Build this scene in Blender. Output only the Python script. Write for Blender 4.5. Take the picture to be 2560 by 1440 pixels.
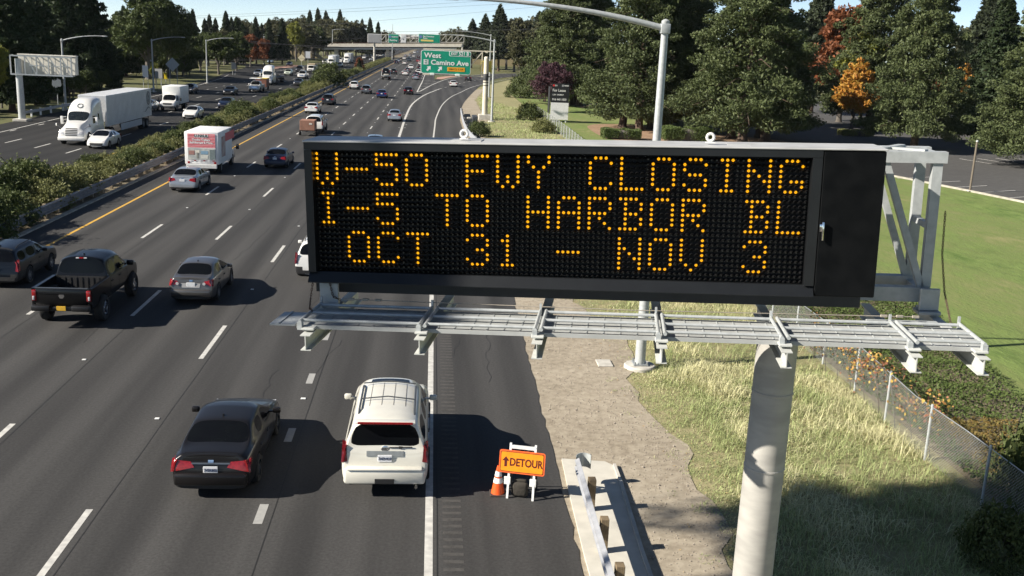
import bpy, bmesh, math, random
import numpy as np
from mathutils import Vector, Matrix
from mathutils.bvhtree import BVHTree
R = math.radians
random.seed(7); RNG = np.random.default_rng(7)
SC = bpy.context.scene
COL = SC.collection
for o in list(bpy.data.objects): bpy.data.objects.remove(o)

# ------------------------------------------------------------------ camera, sky, sun, exposure
CAM_H, CAM_X, FPX = 10.238, -0.118, 2507.2
PITCH, ROLL, YAW = R(13.613), R(2.476), R(4.870)
fw = Vector((math.sin(YAW)*math.cos(PITCH), math.cos(YAW)*math.cos(PITCH), -math.sin(PITCH)))
r0 = Vector((math.cos(YAW), -math.sin(YAW), 0)); d0 = fw.cross(r0)
rr = r0*math.cos(ROLL) - d0*math.sin(ROLL); dd = fw.cross(rr)
cam = bpy.data.cameras.new('camera'); co = bpy.data.objects.new('camera', cam); COL.objects.link(co)
co.matrix_world = Matrix(((rr.x, -dd.x, -fw.x, CAM_X), (rr.y, -dd.y, -fw.y, 0), (rr.z, -dd.z, -fw.z, CAM_H), (0, 0, 0, 1)))
cam.sensor_width = 36; cam.lens = FPX/2560*36; cam.clip_start = .5; cam.clip_end = 20000
SC.camera = co

SUN_AZ, SUN_EL = R(76.5), R(31)            # direction the light travels, measured from +Y towards +X
wd = bpy.data.worlds.new('World'); SC.world = wd; wd.use_nodes = True
nt = wd.node_tree; bg = nt.nodes['Background']
sky = nt.nodes.new('ShaderNodeTexSky'); sky.sky_type = 'NISHITA'; sky.sun_disc = False
sky.sun_elevation = SUN_EL; sky.sun_rotation = SUN_AZ + math.pi
sky.altitude = 0; sky.air_density = .4; sky.dust_density = 0; sky.ozone_density = 2.0
tint = nt.nodes.new('ShaderNodeMix'); tint.data_type = 'RGBA'; tint.blend_type = 'MULTIPLY'; tint.inputs[0].default_value = 1; tint.inputs[7].default_value = (1.2, 1.05, .88, 1)
nt.links.new(sky.outputs[0], tint.inputs[6]); nt.links.new(tint.outputs[2], bg.inputs[0]); bg.inputs[1].default_value = 0.075
sl = bpy.data.lights.new('sun', 'SUN'); sl.energy = 5.0; sl.angle = R(.5); sl.color = (1, .93, .82)
so = bpy.data.objects.new('sun', sl); COL.objects.link(so)
sd = Vector((math.cos(SUN_EL)*math.sin(SUN_AZ), math.cos(SUN_EL)*math.cos(SUN_AZ), -math.sin(SUN_EL)))
so.rotation_euler = sd.to_track_quat('-Z', 'Y').to_euler()
so.location = (-60, -20, 60)
SC.view_settings.view_transform = 'Standard'; SC.view_settings.look = 'None'
SC.view_settings.exposure = 1.08; SC.view_settings.gamma = 1

# a point of the ground (or of a level z) seen at a photograph pixel: used once to survey positions
def G(x, y, z=0.0):
    d = rr*((x-1280)/FPX) + dd*((y-720)/FPX) + fw
    t = (z-CAM_H)/d.z
    return Vector((CAM_X, 0, CAM_H)) + d*t
def AY(x, y, Y):
    d = rr*((x-1280)/FPX) + dd*((y-720)/FPX) + fw
    return Vector((CAM_X, 0, CAM_H)) + d*(Y/d.y)
def PX(p):
    q = Vector(p) - Vector((CAM_X, 0, CAM_H)); z = q.dot(fw)
    return 1280+FPX*q.dot(rr)/z

# ------------------------------------------------------------------ materials
MATS = {}
def mat(name, col, rough=.6, metal=0., col2=None, scale=8., bump=0., coat=0., spec=.5, emit=None, island=False, detail=4., trans=0., dist=1.0, stretch=None):
    if name in MATS: return MATS[name]
    m = bpy.data.materials.new(name); m.use_nodes = True; n = m.node_tree.nodes; l = m.node_tree.links
    b = n['Principled BSDF']; MATS[name] = m
    b.inputs['Roughness'].default_value = rough; b.inputs['Metallic'].default_value = metal
    b.inputs['Coat Weight'].default_value = coat; b.inputs['Coat Roughness'].default_value = .05
    b.inputs['Specular IOR Level'].default_value = spec
    c1 = tuple(col)+(1,); c2 = tuple(col2 if col2 else [c*.86 for c in col])+(1,)
    mix = n.new('ShaderNodeMix'); mix.data_type = 'RGBA'
    mix.inputs[6].default_value = c1; mix.inputs[7].default_value = c2
    if island:
        g = n.new('ShaderNodeNewGeometry'); l.new(g.outputs['Random Per Island'], mix.inputs[0])
    else:
        t = n.new('ShaderNodeTexCoord'); nz = n.new('ShaderNodeTexNoise')
        nz.inputs['Scale'].default_value = scale; nz.inputs['Detail'].default_value = detail; nz.inputs['Distortion'].default_value = 0
        if stretch:
            mp = n.new('ShaderNodeMapping'); mp.inputs['Scale'].default_value = stretch
            l.new(t.outputs['Object'], mp.inputs[0]); l.new(mp.outputs[0], nz.inputs['Vector'])
        else: l.new(t.outputs['Object'], nz.inputs['Vector'])
        rp = n.new('ShaderNodeMapRange'); rp.inputs[1].default_value = .35; rp.inputs[2].default_value = .65
        l.new(nz.outputs['Fac'], rp.inputs[0]); l.new(rp.outputs[0], mix.inputs[0])
        if bump:
            bp = n.new('ShaderNodeBump'); bp.inputs['Strength'].default_value = bump; bp.inputs['Distance'].default_value = dist
            l.new(nz.outputs['Fac'], bp.inputs['Height']); l.new(bp.outputs[0], b.inputs['Normal'])
    l.new(mix.outputs[2], b.inputs['Base Color'])
    if emit:
        b.inputs['Emission Color'].default_value = tuple(emit[0])+(1,); b.inputs['Emission Strength'].default_value = emit[1]
    if trans:
        tr = n.new('ShaderNodeBsdfTranslucent'); l.new(mix.outputs[2], tr.inputs[0])
        ms = n.new('ShaderNodeMixShader'); ms.inputs[0].default_value = trans
        l.new(b.outputs[0], ms.inputs[1]); l.new(tr.outputs[0], ms.inputs[2])
        l.new(ms.outputs[0], n['Material Output'].inputs[0])
    return m
def nodes_of(m): return m.node_tree.nodes, m.node_tree.links, m.node_tree.nodes['Principled BSDF']
def layered(name, cols, scales, rough=.9, bump=.3, bdist=.05, stretch=(1, 1, 1)):
    """ground surfaces: four colours mixed by two noises of different size"""
    if name in MATS: return MATS[name]
    m = bpy.data.materials.new(name); m.use_nodes = True; n, l, b = nodes_of(m); MATS[name] = m
    t = n.new('ShaderNodeTexCoord'); mp = n.new('ShaderNodeMapping'); mp.inputs['Scale'].default_value = stretch
    l.new(t.outputs['Object'], mp.inputs[0])
    fac = []
    for s in scales:
        z = n.new('ShaderNodeTexNoise'); z.inputs['Scale'].default_value = s; z.inputs['Detail'].default_value = 6; z.inputs['Roughness'].default_value = .65
        l.new(mp.outputs[0], z.inputs['Vector'])
        r = n.new('ShaderNodeMapRange'); r.inputs[1].default_value = .36; r.inputs[2].default_value = .64; l.new(z.outputs['Fac'], r.inputs[0]); fac.append((z, r))
    def mx(a, bb, f):
        x = n.new('ShaderNodeMix'); x.data_type = 'RGBA'; l.new(f, x.inputs[0])
        for k, v in ((6, a), (7, bb)):
            if isinstance(v, tuple): x.inputs[k].default_value = v+(1,)
            else: l.new(v, x.inputs[k])
        return x.outputs[2]
    a = mx(cols[0], cols[1], fac[1][1].outputs[0]); c = mx(cols[2], cols[3], fac[1][1].outputs[0])
    o = mx(a, c, fac[0][1].outputs[0]); l.new(o, b.inputs['Base Color'])
    b.inputs['Roughness'].default_value = rough; b.inputs['Specular IOR Level'].default_value = .25
    bp = n.new('ShaderNodeBump'); bp.inputs['Strength'].default_value = bump; bp.inputs['Distance'].default_value = bdist
    l.new(fac[-1][0].outputs['Fac'], bp.inputs['Height']); l.new(bp.outputs[0], b.inputs['Normal'])
    return m

def asphalt(name, base, streak, lane=3.66, x0=0.0):
    """asphalt: fine grain, wheel-path wear along the lanes, broad patches"""
    m = bpy.data.materials.new(name); m.use_nodes = True; n, l, b = nodes_of(m); MATS[name] = m
    t = n.new('ShaderNodeTexCoord')
    g = n.new('ShaderNodeTexNoise'); g.inputs['Scale'].default_value = 14; g.inputs['Detail'].default_value = 5; g.inputs['Roughness'].default_value = .75; l.new(t.outputs['Object'], g.inputs['Vector'])
    mp = n.new('ShaderNodeMapping'); mp.inputs['Scale'].default_value = (1.1, .035, 1); l.new(t.outputs['Object'], mp.inputs[0])
    s = n.new('ShaderNodeTexNoise'); s.inputs['Scale'].default_value = 1.0; s.inputs['Detail'].default_value = 4; l.new(mp.outputs[0], s.inputs['Vector'])
    sx = n.new('ShaderNodeSeparateXYZ'); l.new(t.outputs['Object'], sx.inputs[0])
    mu = n.new('ShaderNodeMath'); mu.operation = 'MULTIPLY_ADD'; mu.inputs[1].default_value = 2*math.pi*2/lane; mu.inputs[2].default_value = -2*math.pi*2/lane*x0; l.new(sx.outputs[0], mu.inputs[0])
    co_ = n.new('ShaderNodeMath'); co_.operation = 'COSINE'; l.new(mu.outputs[0], co_.inputs[0])
    ad = n.new('ShaderNodeMath'); ad.operation = 'MULTIPLY_ADD'; ad.inputs[1].default_value = .24; ad.inputs[2].default_value = -.38; l.new(co_.outputs[0], ad.inputs[0])
    a2 = n.new('ShaderNodeMath'); a2.operation = 'ADD'; l.new(ad.outputs[0], a2.inputs[0]); 
    sm = n.new('ShaderNodeMath'); sm.operation = 'MULTIPLY'; sm.inputs[1].default_value = 1.8; l.new(s.outputs['Fac'], sm.inputs[0]); l.new(sm.outputs[0], a2.inputs[1])
    cl = n.new('ShaderNodeClamp'); l.new(a2.outputs[0], cl.inputs[0])
    x = n.new('ShaderNodeMix'); x.data_type = 'RGBA'; x.inputs[6].default_value = base+(1,); x.inputs[7].default_value = streak+(1,); l.new(cl.outputs[0], x.inputs[0])
    gr = n.new('ShaderNodeMapRange'); gr.inputs[1].default_value = .3; gr.inputs[2].default_value = .7; gr.inputs[3].default_value = .72; gr.inputs[4].default_value = 1.28; l.new(g.outputs['Fac'], gr.inputs[0])
    v = n.new('ShaderNodeVectorMath'); v.operation = 'MULTIPLY'; l.new(x.outputs[2], v.inputs[0]); l.new(gr.outputs[0], v.inputs[1]); l.new(v.outputs[0], b.inputs['Base Color'])
    b.inputs['Roughness'].default_value = .85; b.inputs['Specular IOR Level'].default_value = .25
    bp = n.new('ShaderNodeBump'); bp.inputs['Strength'].default_value = .35; bp.inputs['Distance'].default_value = .01; l.new(g.outputs['Fac'], bp.inputs['Height']); l.new(bp.outputs[0], b.inputs['Normal'])
    return m

def paint(name, col, metal=0., rough=.3): 
    return mat('paint_'+name, col, rough, metal, [c*.93 for c in col], 3, coat=.8 if max(col) > .1 else .35, spec=.5 if max(col) > .1 else .25)
GALV = mat('galvanised_steel', (.42, .44, .45), .45, .55, (.33, .35, .36), 6, bump=.02)
GALVL = mat('pale_galvanised', (.43, .45, .45), .55, .2, (.35, .37, .37), 9)
POLEM = mat('weathered_pole', (.42, .405, .37), .6, .15, (.33, .32, .295), 2.2, stretch=(1, 1, 3))
BLACK = mat('black_enamel', (.0045, .005, .0055), .6, 0, (.002, .0025, .003), 5, spec=.1)
BEZEL = mat('charcoal_enamel', (.010, .0115, .013), .4, .1, (.008, .009, .0105), 4)
RUBBER = mat('rubber', (.012, .012, .012), .85, 0, (.02, .02, .02), 12)
RIM = mat('alloy', (.5, .5, .52), .3, .9)
CHROME = mat('chrome', (.8, .8, .8), .12, 1.)
GLASS = mat('dark_glass', (.004, .0045, .006), .08, 0, (.005, .006, .007), 2, spec=.16)
GLASS2 = mat('clear_glass', (.016, .02, .022), .06, 0, (.010, .013, .016), 2, spec=.45)
TRIM = mat('black_trim', (.015, .015, .016), .6)
REDL = mat('red_lens', (.30, .010, .012), .2, 0, (.2, .006, .008), 20, coat=.5)
DRED = mat('dark_red_lens', (.17, .006, .01), .2, 0, (.12, .005, .008), 20, coat=.5)
CLEARL = mat('clear_lens', (.65, .65, .66), .15, .2, coat=.5)
AMBERL = mat('amber_lens', (.8, .25, .02), .3, emit=((1, .35, .02), 1.5))
PLATE = mat('plate_white', (.75, .76, .78), .5)
WHITEP = mat('sign_white', (.78, .78, .76), .5)
CONC = mat('concrete', (.50, .48, .43), .9, 0, (.38, .36, .32), 3, bump=.2, dist=.02, detail=8)
CONCD = mat('old_concrete', (.40, .37, .31), .9, 0, (.27, .25, .21), 2, bump=.2, dist=.02, detail=8)
WOOD = mat('treated_wood', (.20, .15, .085), .85, 0, (.14, .10, .06), 6, stretch=(6, 6, 1))
GREEN = mat('sign_green', (.0, .27, .16), .45, 0, (.0, .24, .145), 3)

# ------------------------------------------------------------------ mesh building
class MB:
    def __init__(s): s.v = []; s.f = []; s.m = []
    def add(s, vs, fs, mi=0):
        b = len(s.v); s.v += [tuple(v) for v in vs]; s.f += [tuple(b+i for i in f) for f in fs]; s.m += [mi]*len(fs)
        return s
    def box(s, c, d, mi=0, rz=0.):
        x, y, z = d[0]/2, d[1]/2, d[2]/2; cs, sn = math.cos(rz), math.sin(rz)
        vs = [(c[0]+i*x*cs-j*y*sn, c[1]+i*x*sn+j*y*cs, c[2]+k*z) for k in (-1, 1) for j in (-1, 1) for i in (-1, 1)]
        return s.add(vs, [(0, 2, 3, 1), (4, 5, 7, 6), (0, 1, 5, 4), (2, 6, 7, 3), (0, 4, 6, 2), (1, 3, 7, 5)], mi)
    def cbox(s, c, d, b=.03, mi=0, seg=2):
        bm = bmesh.new(); bmesh.ops.create_cube(bm, size=1)
        for v in bm.verts: v.co = Vector((v.co.x*d[0], v.co.y*d[1], v.co.z*d[2]))+Vector(c)
        bmesh.ops.bevel(bm, geom=bm.edges[:], offset=b, segments=seg, affect='EDGES', profile=.5)
        bm.verts.index_update(); s.add([v.co for v in bm.verts], [[v.index for v in f.verts] for f in bm.faces], mi); bm.free(); return s
    def beam(s, p, q, w, h, mi=0, up=(0, 0, 1)):
        p, q = Vector(p), Vector(q); d = (q-p).normalized(); u = Vector(up)
        if abs(d.dot(u)) > .98: u = Vector((0, 1, 0))
        a = d.cross(u).normalized()*w/2; b = a.cross(d).normalized()*h/2
        vs = [e+i*a+j*b for e in (p, q) for i, j in ((-1, -1), (1, -1), (1, 1), (-1, 1))]
        return s.add(vs, [(0, 3, 2, 1), (4, 5, 6, 7), (0, 1, 5, 4), (1, 2, 6, 5), (2, 3, 7, 6), (3, 0, 4, 7)], mi)
    def tube(s, pts, r, n=10, mi=0, caps=True):
        pts = [Vector(p) for p in pts]; rs = r if isinstance(r, (list, tuple)) else [r]*len(pts)
        vs = []; pa = None
        for i, p in enumerate(pts):
            d = (pts[min(i+1, len(pts)-1)]-pts[max(i-1, 0)]).normalized()
            if pa is None:
                u = Vector((0, 0, 1)) if abs(d.z) < .9 else Vector((1, 0, 0)); a = d.cross(u).normalized()
            else: a = (pa-d*pa.dot(d)).normalized()
            pa = a; b = d.cross(a)
            vs += [p+(a*math.cos(2*math.pi*k/n)+b*math.sin(2*math.pi*k/n))*rs[i] for k in range(n)]
        fs = [(i*n+k, i*n+(k+1) % n, (i+1)*n+(k+1) % n, (i+1)*n+k) for i in range(len(pts)-1) for k in range(n)]
        if caps: fs += [tuple(range(n))[::-1], tuple((len(pts)-1)*n+k for k in range(n))]
        return s.add(vs, fs, mi)
    def lathe(s, prof, n=20, axis='z', c=(0, 0, 0), mi=0, close=False):
        vs = []
        for r, h in prof:
            for k in range(n):
                a = 2*math.pi*k/n; p = (r*math.cos(a), r*math.sin(a), h) if axis == 'z' else (h, r*math.cos(a), r*math.sin(a))
                vs.append((p[0]+c[0], p[1]+c[1], p[2]+c[2]))
        m = len(prof); fs = []
        for i in range(m if close else m-1):
            j = (i+1) % m
            fs += [(i*n+k, i*n+(k+1) % n, j*n+(k+1) % n, j*n+k) for k in range(n)]
        if not close:
            if prof[0][0] > 1e-6: fs.append(tuple(range(n))[::-1])
            if prof[-1][0] > 1e-6: fs.append(tuple((m-1)*n+k for k in range(n)))
        return s.add(vs, fs, mi)
    def prism(s, poly, a, b, axis='y', mi=0):
        """polygon extruded from a to b along an axis; poly in the other two coordinates"""
        def P(u, v, t): return {'x': (t, u, v), 'y': (u, t, v), 'z': (u, v, t)}[axis]
        n = len(poly); vs = [P(u, v, a) for u, v in poly]+[P(u, v, b) for u, v in poly]
        return s.add(vs, [tuple(range(n)), tuple(range(2*n-1, n-1, -1))]+[(i, n+i, n+(i+1) % n, (i+1) % n) for i in range(n)], mi)
    def sheet(s, poly, z, mi=0):
        n = len(poly); return s.add([(p[0], p[1], z) for p in poly], [tuple(range(n))], mi)
    def build(s, name, mats, parent=None, smooth=None, M=None, fix=True):
        me = bpy.data.meshes.new(name); vs = s.v
        if M is not None: vs = [tuple(M @ Vector(v)) for v in vs]
        me.from_pydata(vs, [], s.f)
        for m in (mats if isinstance(mats, (list, tuple)) else [mats]): me.materials.append(m)
        if any(s.m): me.polygons.foreach_set('material_index', s.m)
        if fix:
            bm = bmesh.new(); bm.from_mesh(me); bmesh.ops.recalc_face_normals(bm, faces=bm.faces[:]); bm.to_mesh(me); bm.free()
        if smooth:
            me.polygons.foreach_set('use_smooth', [True]*len(me.polygons)); me.set_sharp_from_angle(angle=R(smooth))
        me.update()
        return link(name, me, parent)
def link(name, me, parent=None):
    o = bpy.data.objects.new(name, me); COL.objects.link(o)
    if parent is not None: o.parent = parent
    return o
def thing(name, label, cat, loc=(0, 0, 0), rz=0., group=None):
    o = bpy.data.objects.new(name, None); COL.objects.link(o); o.location = loc; o.rotation_euler = (0, 0, rz); o.empty_display_size = .3
    return tag(o, label, cat, group)
def tag(o, label, cat, group=None):
    o['label'] = label; o['category'] = cat
    if group: o['group'] = group
    return o
def struct(o, kind='structure', label=None):
    o['kind'] = kind
    if label: o['label'] = label
    return o
def kids(o): return [c for c in ALLKIDS.get(o.name, [])]
def tree_of(o): return [o]+[c for c in o.children_recursive]
def dup(root, loc, rz=0., label=None, group=None, repaint=None, scale=None):
    def cp(o, par):
        c = o.copy(); COL.objects.link(c)
        if par is not None: c.parent = par
        if repaint and o.data and o.data.materials and o.data.materials[0] in repaint:
            c.material_slots[0].link = 'OBJECT'; c.material_slots[0].material = repaint[o.data.materials[0]]
        for ch in o.children: cp(ch, c)
        return c
    r = cp(root, None); r.location = loc; r.rotation_euler = (0, 0, rz)
    if scale: r.scale = scale if isinstance(scale, (tuple, list)) else (scale,)*3
    if label: r['label'] = label
    if group: r['group'] = group
    elif 'group' in r.keys(): del r['group']
    return r
def drop(root):
    for o in tree_of(root)[::-1]: bpy.data.objects.remove(o)
def text(name, s, size, m, parent, M, ext=.004, sx=1., align='CENTER', bold=0.):
    cu = bpy.data.curves.new(name, 'FONT'); cu.body = s; cu.size = size; cu.extrude = ext; cu.align_x = align; cu.align_y = 'CENTER'; cu.offset = bold; cu.resolution_u = 3
    t = bpy.data.objects.new(name, cu); COL.objects.link(t)
    me = bpy.data.meshes.new_from_object(t.evaluated_get(bpy.context.evaluated_depsgraph_get())); bpy.data.objects.remove(t)
    me.transform(M @ Matrix.Diagonal((sx, 1, 1, 1))); me.materials.clear(); me.materials.append(m)
    return link(name, me, parent)
# text plane facing -Y (read from the south): local x -> x, local y -> z
FACE_S = Matrix(((1, 0, 0, 0), (0, 0, -1, 0), (0, 1, 0, 0), (0, 0, 0, 1)))
def at_s(x, y, z): return Matrix.Translation((x, y, z)) @ FACE_S
ORD = ['first', 'second', 'third', 'fourth', 'fifth', 'sixth', 'seventh', 'eighth', 'ninth', 'tenth', 'eleventh', 'twelfth', 'thirteenth', 'fourteenth', 'fifteenth', 'sixteenth', 'seventeenth', 'eighteenth', 'nineteenth', 'twentieth', 'twenty-first', 'twenty-second', 'twenty-third', 'twenty-fourth', 'twenty-fifth', 'twenty-sixth', 'twenty-seventh', 'twenty-eighth', 'twenty-ninth', 'thirtieth']
# ------------------------------------------------------------------ vehicles
# A vehicle points along +Y, its origin on the road under its middle.
def stn(y, zb, w, zs, ws, zu, wt, zt, lo=0., hi=0., wg=None):
    wg = wg or ws-.035; z5 = zs+.015
    p6 = (wg+(wt+.02-wg)*.86, z5+(zu-z5)*.86)
    zm = zb+(zs-zb)*.55
    return [(0, y+lo, zb), (.8*w, y+lo, zb), (.97*w, y+lo, zb+.07), (w, y+lo*.8, zm), (ws, y+hi*.4, zs), (wg, y+hi*.6, z5), (p6[0], y+hi*.9, p6[1]), (wt, y+hi, zu), (.55*wt, y+hi, zt-.012), (0, y+hi, zt)]
TAGS = {'body': {}, 'wind': {7: 1, 8: 1, 5: 3}, 'windp': {7: 1, 8: 1}, 'cabin': {5: 3}, 'pillar': {}, 'back': {7: 2, 8: 2}, 'backq': {7: 2, 8: 2, 5: 3}, 'glassroof': {5: 3, 7: 5, 8: 5}, 'sun': {5: 3, 8: 5}}
PARTN = {0: 'body', 1: 'windshield', 2: 'rear_window', 3: 'side_window', 4: 'wheel_housing', 5: 'sunroof'}
def shell(root, sts, tags, mats, wheels=None, sub=2, dark=(0, 1), trim_seg=()):
    """loft the stations, smooth, cut wheel housings, split into body and panes; returns a BVH of the whole skin"""
    vs = []; fs = []; mi = []
    for s in sts: vs += list(s)+[(-p[0], p[1], p[2]) for p in s[8:0:-1]]
    for k, t in enumerate(tags):
        for j in range(18):
            seg = j if j < 9 else 17-j; a = k*18
            fs.append((a+j, a+(j+1) % 18, a+18+(j+1) % 18, a+18+j))
            mi.append(4 if seg in dark or seg in trim_seg else TAGS[t].get(seg, 0))
    for a in (0, (len(sts)-1)*18):
        fs.append((a, a+1, a+17)); mi.append(0); fs.append((a+9, a+10, a+8)); mi.append(0)
        for i in range(1, 8): fs.append((a+i, a+i+1, a+17-i, a+18-i)); mi.append(0)
    me = bpy.data.meshes.new('shell'); me.from_pydata(vs, [], fs); me.polygons.foreach_set('material_index', mi)
    for _ in range(6): me.materials.append(None)
    bm = bmesh.new(); bm.from_mesh(me); bmesh.ops.recalc_face_normals(bm, faces=bm.faces[:])
    cr = bm.edges.layers.float.new('crease_edge')
    for e in bm.edges:
        m = {f.material_index for f in e.link_faces}
        if len(m) > 1 and not m <= {0, 4}: e[cr] = .8
    bm.to_mesh(me); bm.free()
    o = bpy.data.objects.new('shell', me); COL.objects.link(o)
    sb = o.modifiers.new('s', 'SUBSURF'); sb.levels = sub; sb.render_levels = sub
    cut = None
    if wheels:
        c = MB()
        for y, r, z in wheels: c.lathe([(r, -3), (r, 3)], 28, 'x', (0, y, z), 4)
        cut = c.build('cut', [None]*5, None); b = o.modifiers.new('b', 'BOOLEAN'); b.object = cut; b.operation = 'DIFFERENCE'; b.solver = 'EXACT'
        # leave a wide central floor: only the outer flanks show the cut, the inside is the dark housing
    dg = bpy.context.evaluated_depsgraph_get(); dg.update()
    full = bpy.data.meshes.new_from_object(o.evaluated_get(dg))
    bpy.data.objects.remove(o)
    if cut: bpy.data.objects.remove(cut)
    bm = bmesh.new(); bm.from_mesh(full); bvh = BVHTree.FromBMesh(bm)
    for idx in range(6):
        sel = [f for f in bm.faces if f.material_index == idx]
        if not sel: continue
        groups = [sel]
        if idx == 3:
            left = set(sel); groups = []
            while left:
                st = [left.pop()]; g = []
                while st:
                    f = st.pop(); g.append(f)
                    for e in f.edges:
                        for h in e.link_faces:
                            if h in left: left.remove(h); st.append(h)
                groups.append(g)
        for g in groups:
            idm = {}; vv = []; ff = []
            for f in g:
                ff.append([idm.setdefault(v.index, len(idm)) for v in f.verts])
            vv = [None]*len(idm)
            for k_, i_ in idm.items(): vv[i_] = bm.verts[k_].co.copy() if False else None
            bm.verts.ensure_lookup_table()
            for k_, i_ in idm.items(): vv[i_] = tuple(bm.verts[k_].co)
            m = bpy.data.meshes.new(PARTN[idx]); m.from_pydata(vv, [], ff); m.materials.append(mats[idx])
            m.polygons.foreach_set('use_smooth', [True]*len(m.polygons)); m.set_sharp_from_angle(angle=R(38)); m.update()
            link(PARTN[idx], m, root)
    bm.free(); bpy.data.meshes.remove(full)
    return bvh
DIRS = {'rear': (Vector((0, 1, 0)), lambda u, v: Vector((u, -14, v))), 'front': (Vector((0, -1, 0)), lambda u, v: Vector((u, 14, v))),
        'right': (Vector((-1, 0, 0)), lambda u, v: Vector((6, u, v))), 'left': (Vector((1, 0, 0)), lambda u, v: Vector((-6, u, v))), 'top': (Vector((0, 0, -1)), lambda u, v: Vector((u, v, 8)))}
def patch(bvh, root, name, side, cs, m, off=.012, nu=6, nv=4, th=.03, mb=None):
    """a thin moulded piece lying on the skin, from four corners seen from one side"""
    d, org = DIRS[side]; g = []; last = None
    for j in range(nv+1):
        for i in range(nu+1):
            a, b = i/nu, j/nv
            u = (cs[0][0]*(1-a)+cs[1][0]*a)*(1-b)+(cs[3][0]*(1-a)+cs[2][0]*a)*b
            v = (cs[0][1]*(1-a)+cs[1][1]*a)*(1-b)+(cs[3][1]*(1-a)+cs[2][1]*a)*b
            h = bvh.ray_cast(org(u, v), d)
            g.append((org(u, v), h[0]))
    near = [(h-o_).length for o_, h in g if h is not None]
    if near: lim = sorted(near)[len(near)//3]+.22; g = [(o_, h if h is not None and (h-o_).length < lim else None) for o_, h in g]
    ok = [q for q in g if q[1] is not None]
    if not ok: return None
    vs = []
    for o_, h in g:
        if h is None:
            n = min(ok, key=lambda q: (q[0]-o_).length); h = o_+d*((n[1]-n[0]).dot(d))
        vs.append(h-d*off)
    k = len(vs); vs += [v+d*th for v in vs]
    fs = []; W = nu+1
    for j in range(nv):
        for i in range(nu):
            a = j*W+i; fs.append((a, a+1, a+W+1, a+W)); fs.append((k+a, k+a+W, k+a+W+1, k+a+1))
    bd = [i for i in range(nu)]+[j*W+nu for j in range(nv)]+[nv*W+i for i in range(nu, 0, -1)]+[j*W for j in range(nv, 0, -1)]
    for i, a in enumerate(bd):
        b = bd[(i+1) % len(bd)]; fs.append((a, k+a, k+b, b))
    q = mb or MB(); q.add(vs, fs)
    return None if mb else q.build(name, m, root, smooth=35)
def mir(cs): return [(-u, v) for u, v in cs]
def wheel(root, x, y, r, w=.22, rim=RIM, dual=False, rr_=.66):
    s = 1 if x > 0 else -1
    t = MB(); prof = [(r*.62, -w/2), (r*.9, -w/2), (r*.985, -w*.36), (r, -w*.2), (r, w*.2), (r*.985, w*.36), (r*.9, w/2), (r*.62, w/2)]
    t.lathe(prof, 26, 'x', close=True)
    if dual: t.lathe([(a, h-s*w*1.15) for a, h in prof], 26, 'x', close=True)
    o = t.build('wheel', RUBBER, root, smooth=40); o.location = (x, y, r)
    q = MB(); f = s*w*.36
    q.lathe([(r*.05, f), (r*.16, f+s*.015), (r*.2, f-s*.02)], 12, 'x'); q.lathe([(r*rr_, f-s*.1), (r*rr_, f+s*.02), (r*(rr_-.07), f+s*.015), (r*(rr_-.09), f-s*.08)], 26, 'x')
    for k in range(5):
        a = 2*math.pi*k/5+.3; q.beam((f-s*.005, r*.12*math.cos(a), r*.12*math.sin(a)), (f-s*.01, r*(rr_-.05)*math.cos(a), r*(rr_-.05)*math.sin(a)), r*.17, .03, 0, (1, 0, 0))
    q.build('rim', rim, o, smooth=40)
def mirror(root, x, y, z, m, sz=1.):
    for s in (1, -1):
        q = MB(); q.cbox((s*(x+.12*sz), y, z), (.2*sz, .11*sz, .15*sz), .04*sz); q.beam((s*(x-.08), y+.03, z-.04), (s*(x+.05), y+.01, z-.03), .05, .04)
        q.build('mirror', m, root, smooth=45)
def seams(root, bvh, ys, z0, z1, hand=None):
    q = MB()
    for s in ('right', 'left'):
        for y in ys: patch(bvh, None, '', s, [(y-.006, z0), (y+.006, z0), (y+.006, z1), (y-.006, z1)], None, .003, 1, 6, .02, q)
    q.build('door_seam', TRIM, root)
    for s in ('right', 'left'):
        for y in hand or []: patch(bvh, root, 'door_handle', s, [(y-.09, z1-.14), (y+.09, z1-.14), (y+.09, z1-.11), (y-.09, z1-.11)], TRIM, .03, 3, 1, .03)
def plate(root, bvh, z, txt=None, m=PLATE, side='rear', x0=0., tm=None, y=None):
    d, org = DIRS[side]; h = bvh.ray_cast(org(x0, z), d); yy = (h[0].y if h[0] else -2) - (.025 if side == 'rear' else -.025)
    q = MB(); q.cbox((x0, yy, z), (.32, .016, .165), .006, 0, 1); o = q.build('licence_plate', m, root)
    if txt:
        M = at_s(x0, yy-.012, z-.008) if side == 'rear' else Matrix.Translation((x0, yy+.012, z)) @ Matrix.Rotation(math.pi, 4, 'Z') @ FACE_S
        text('plate_number', txt, .095, tm or mat('plate_ink', (.03, .04, .09), .6), o, M, .002, .8, bold=.002)
P_BLACK, P_WHITE = paint('black', (.004, .004, .0045)), paint('white', (.70, .69, .66))
def fin(root, y, z): MB().prism([(y-.06, z), (y+.08, z), (y-.05, z+.07), (y-.07, z+.07)], -.012, .012, 'x').build('antenna', TRIM, root)

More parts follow.
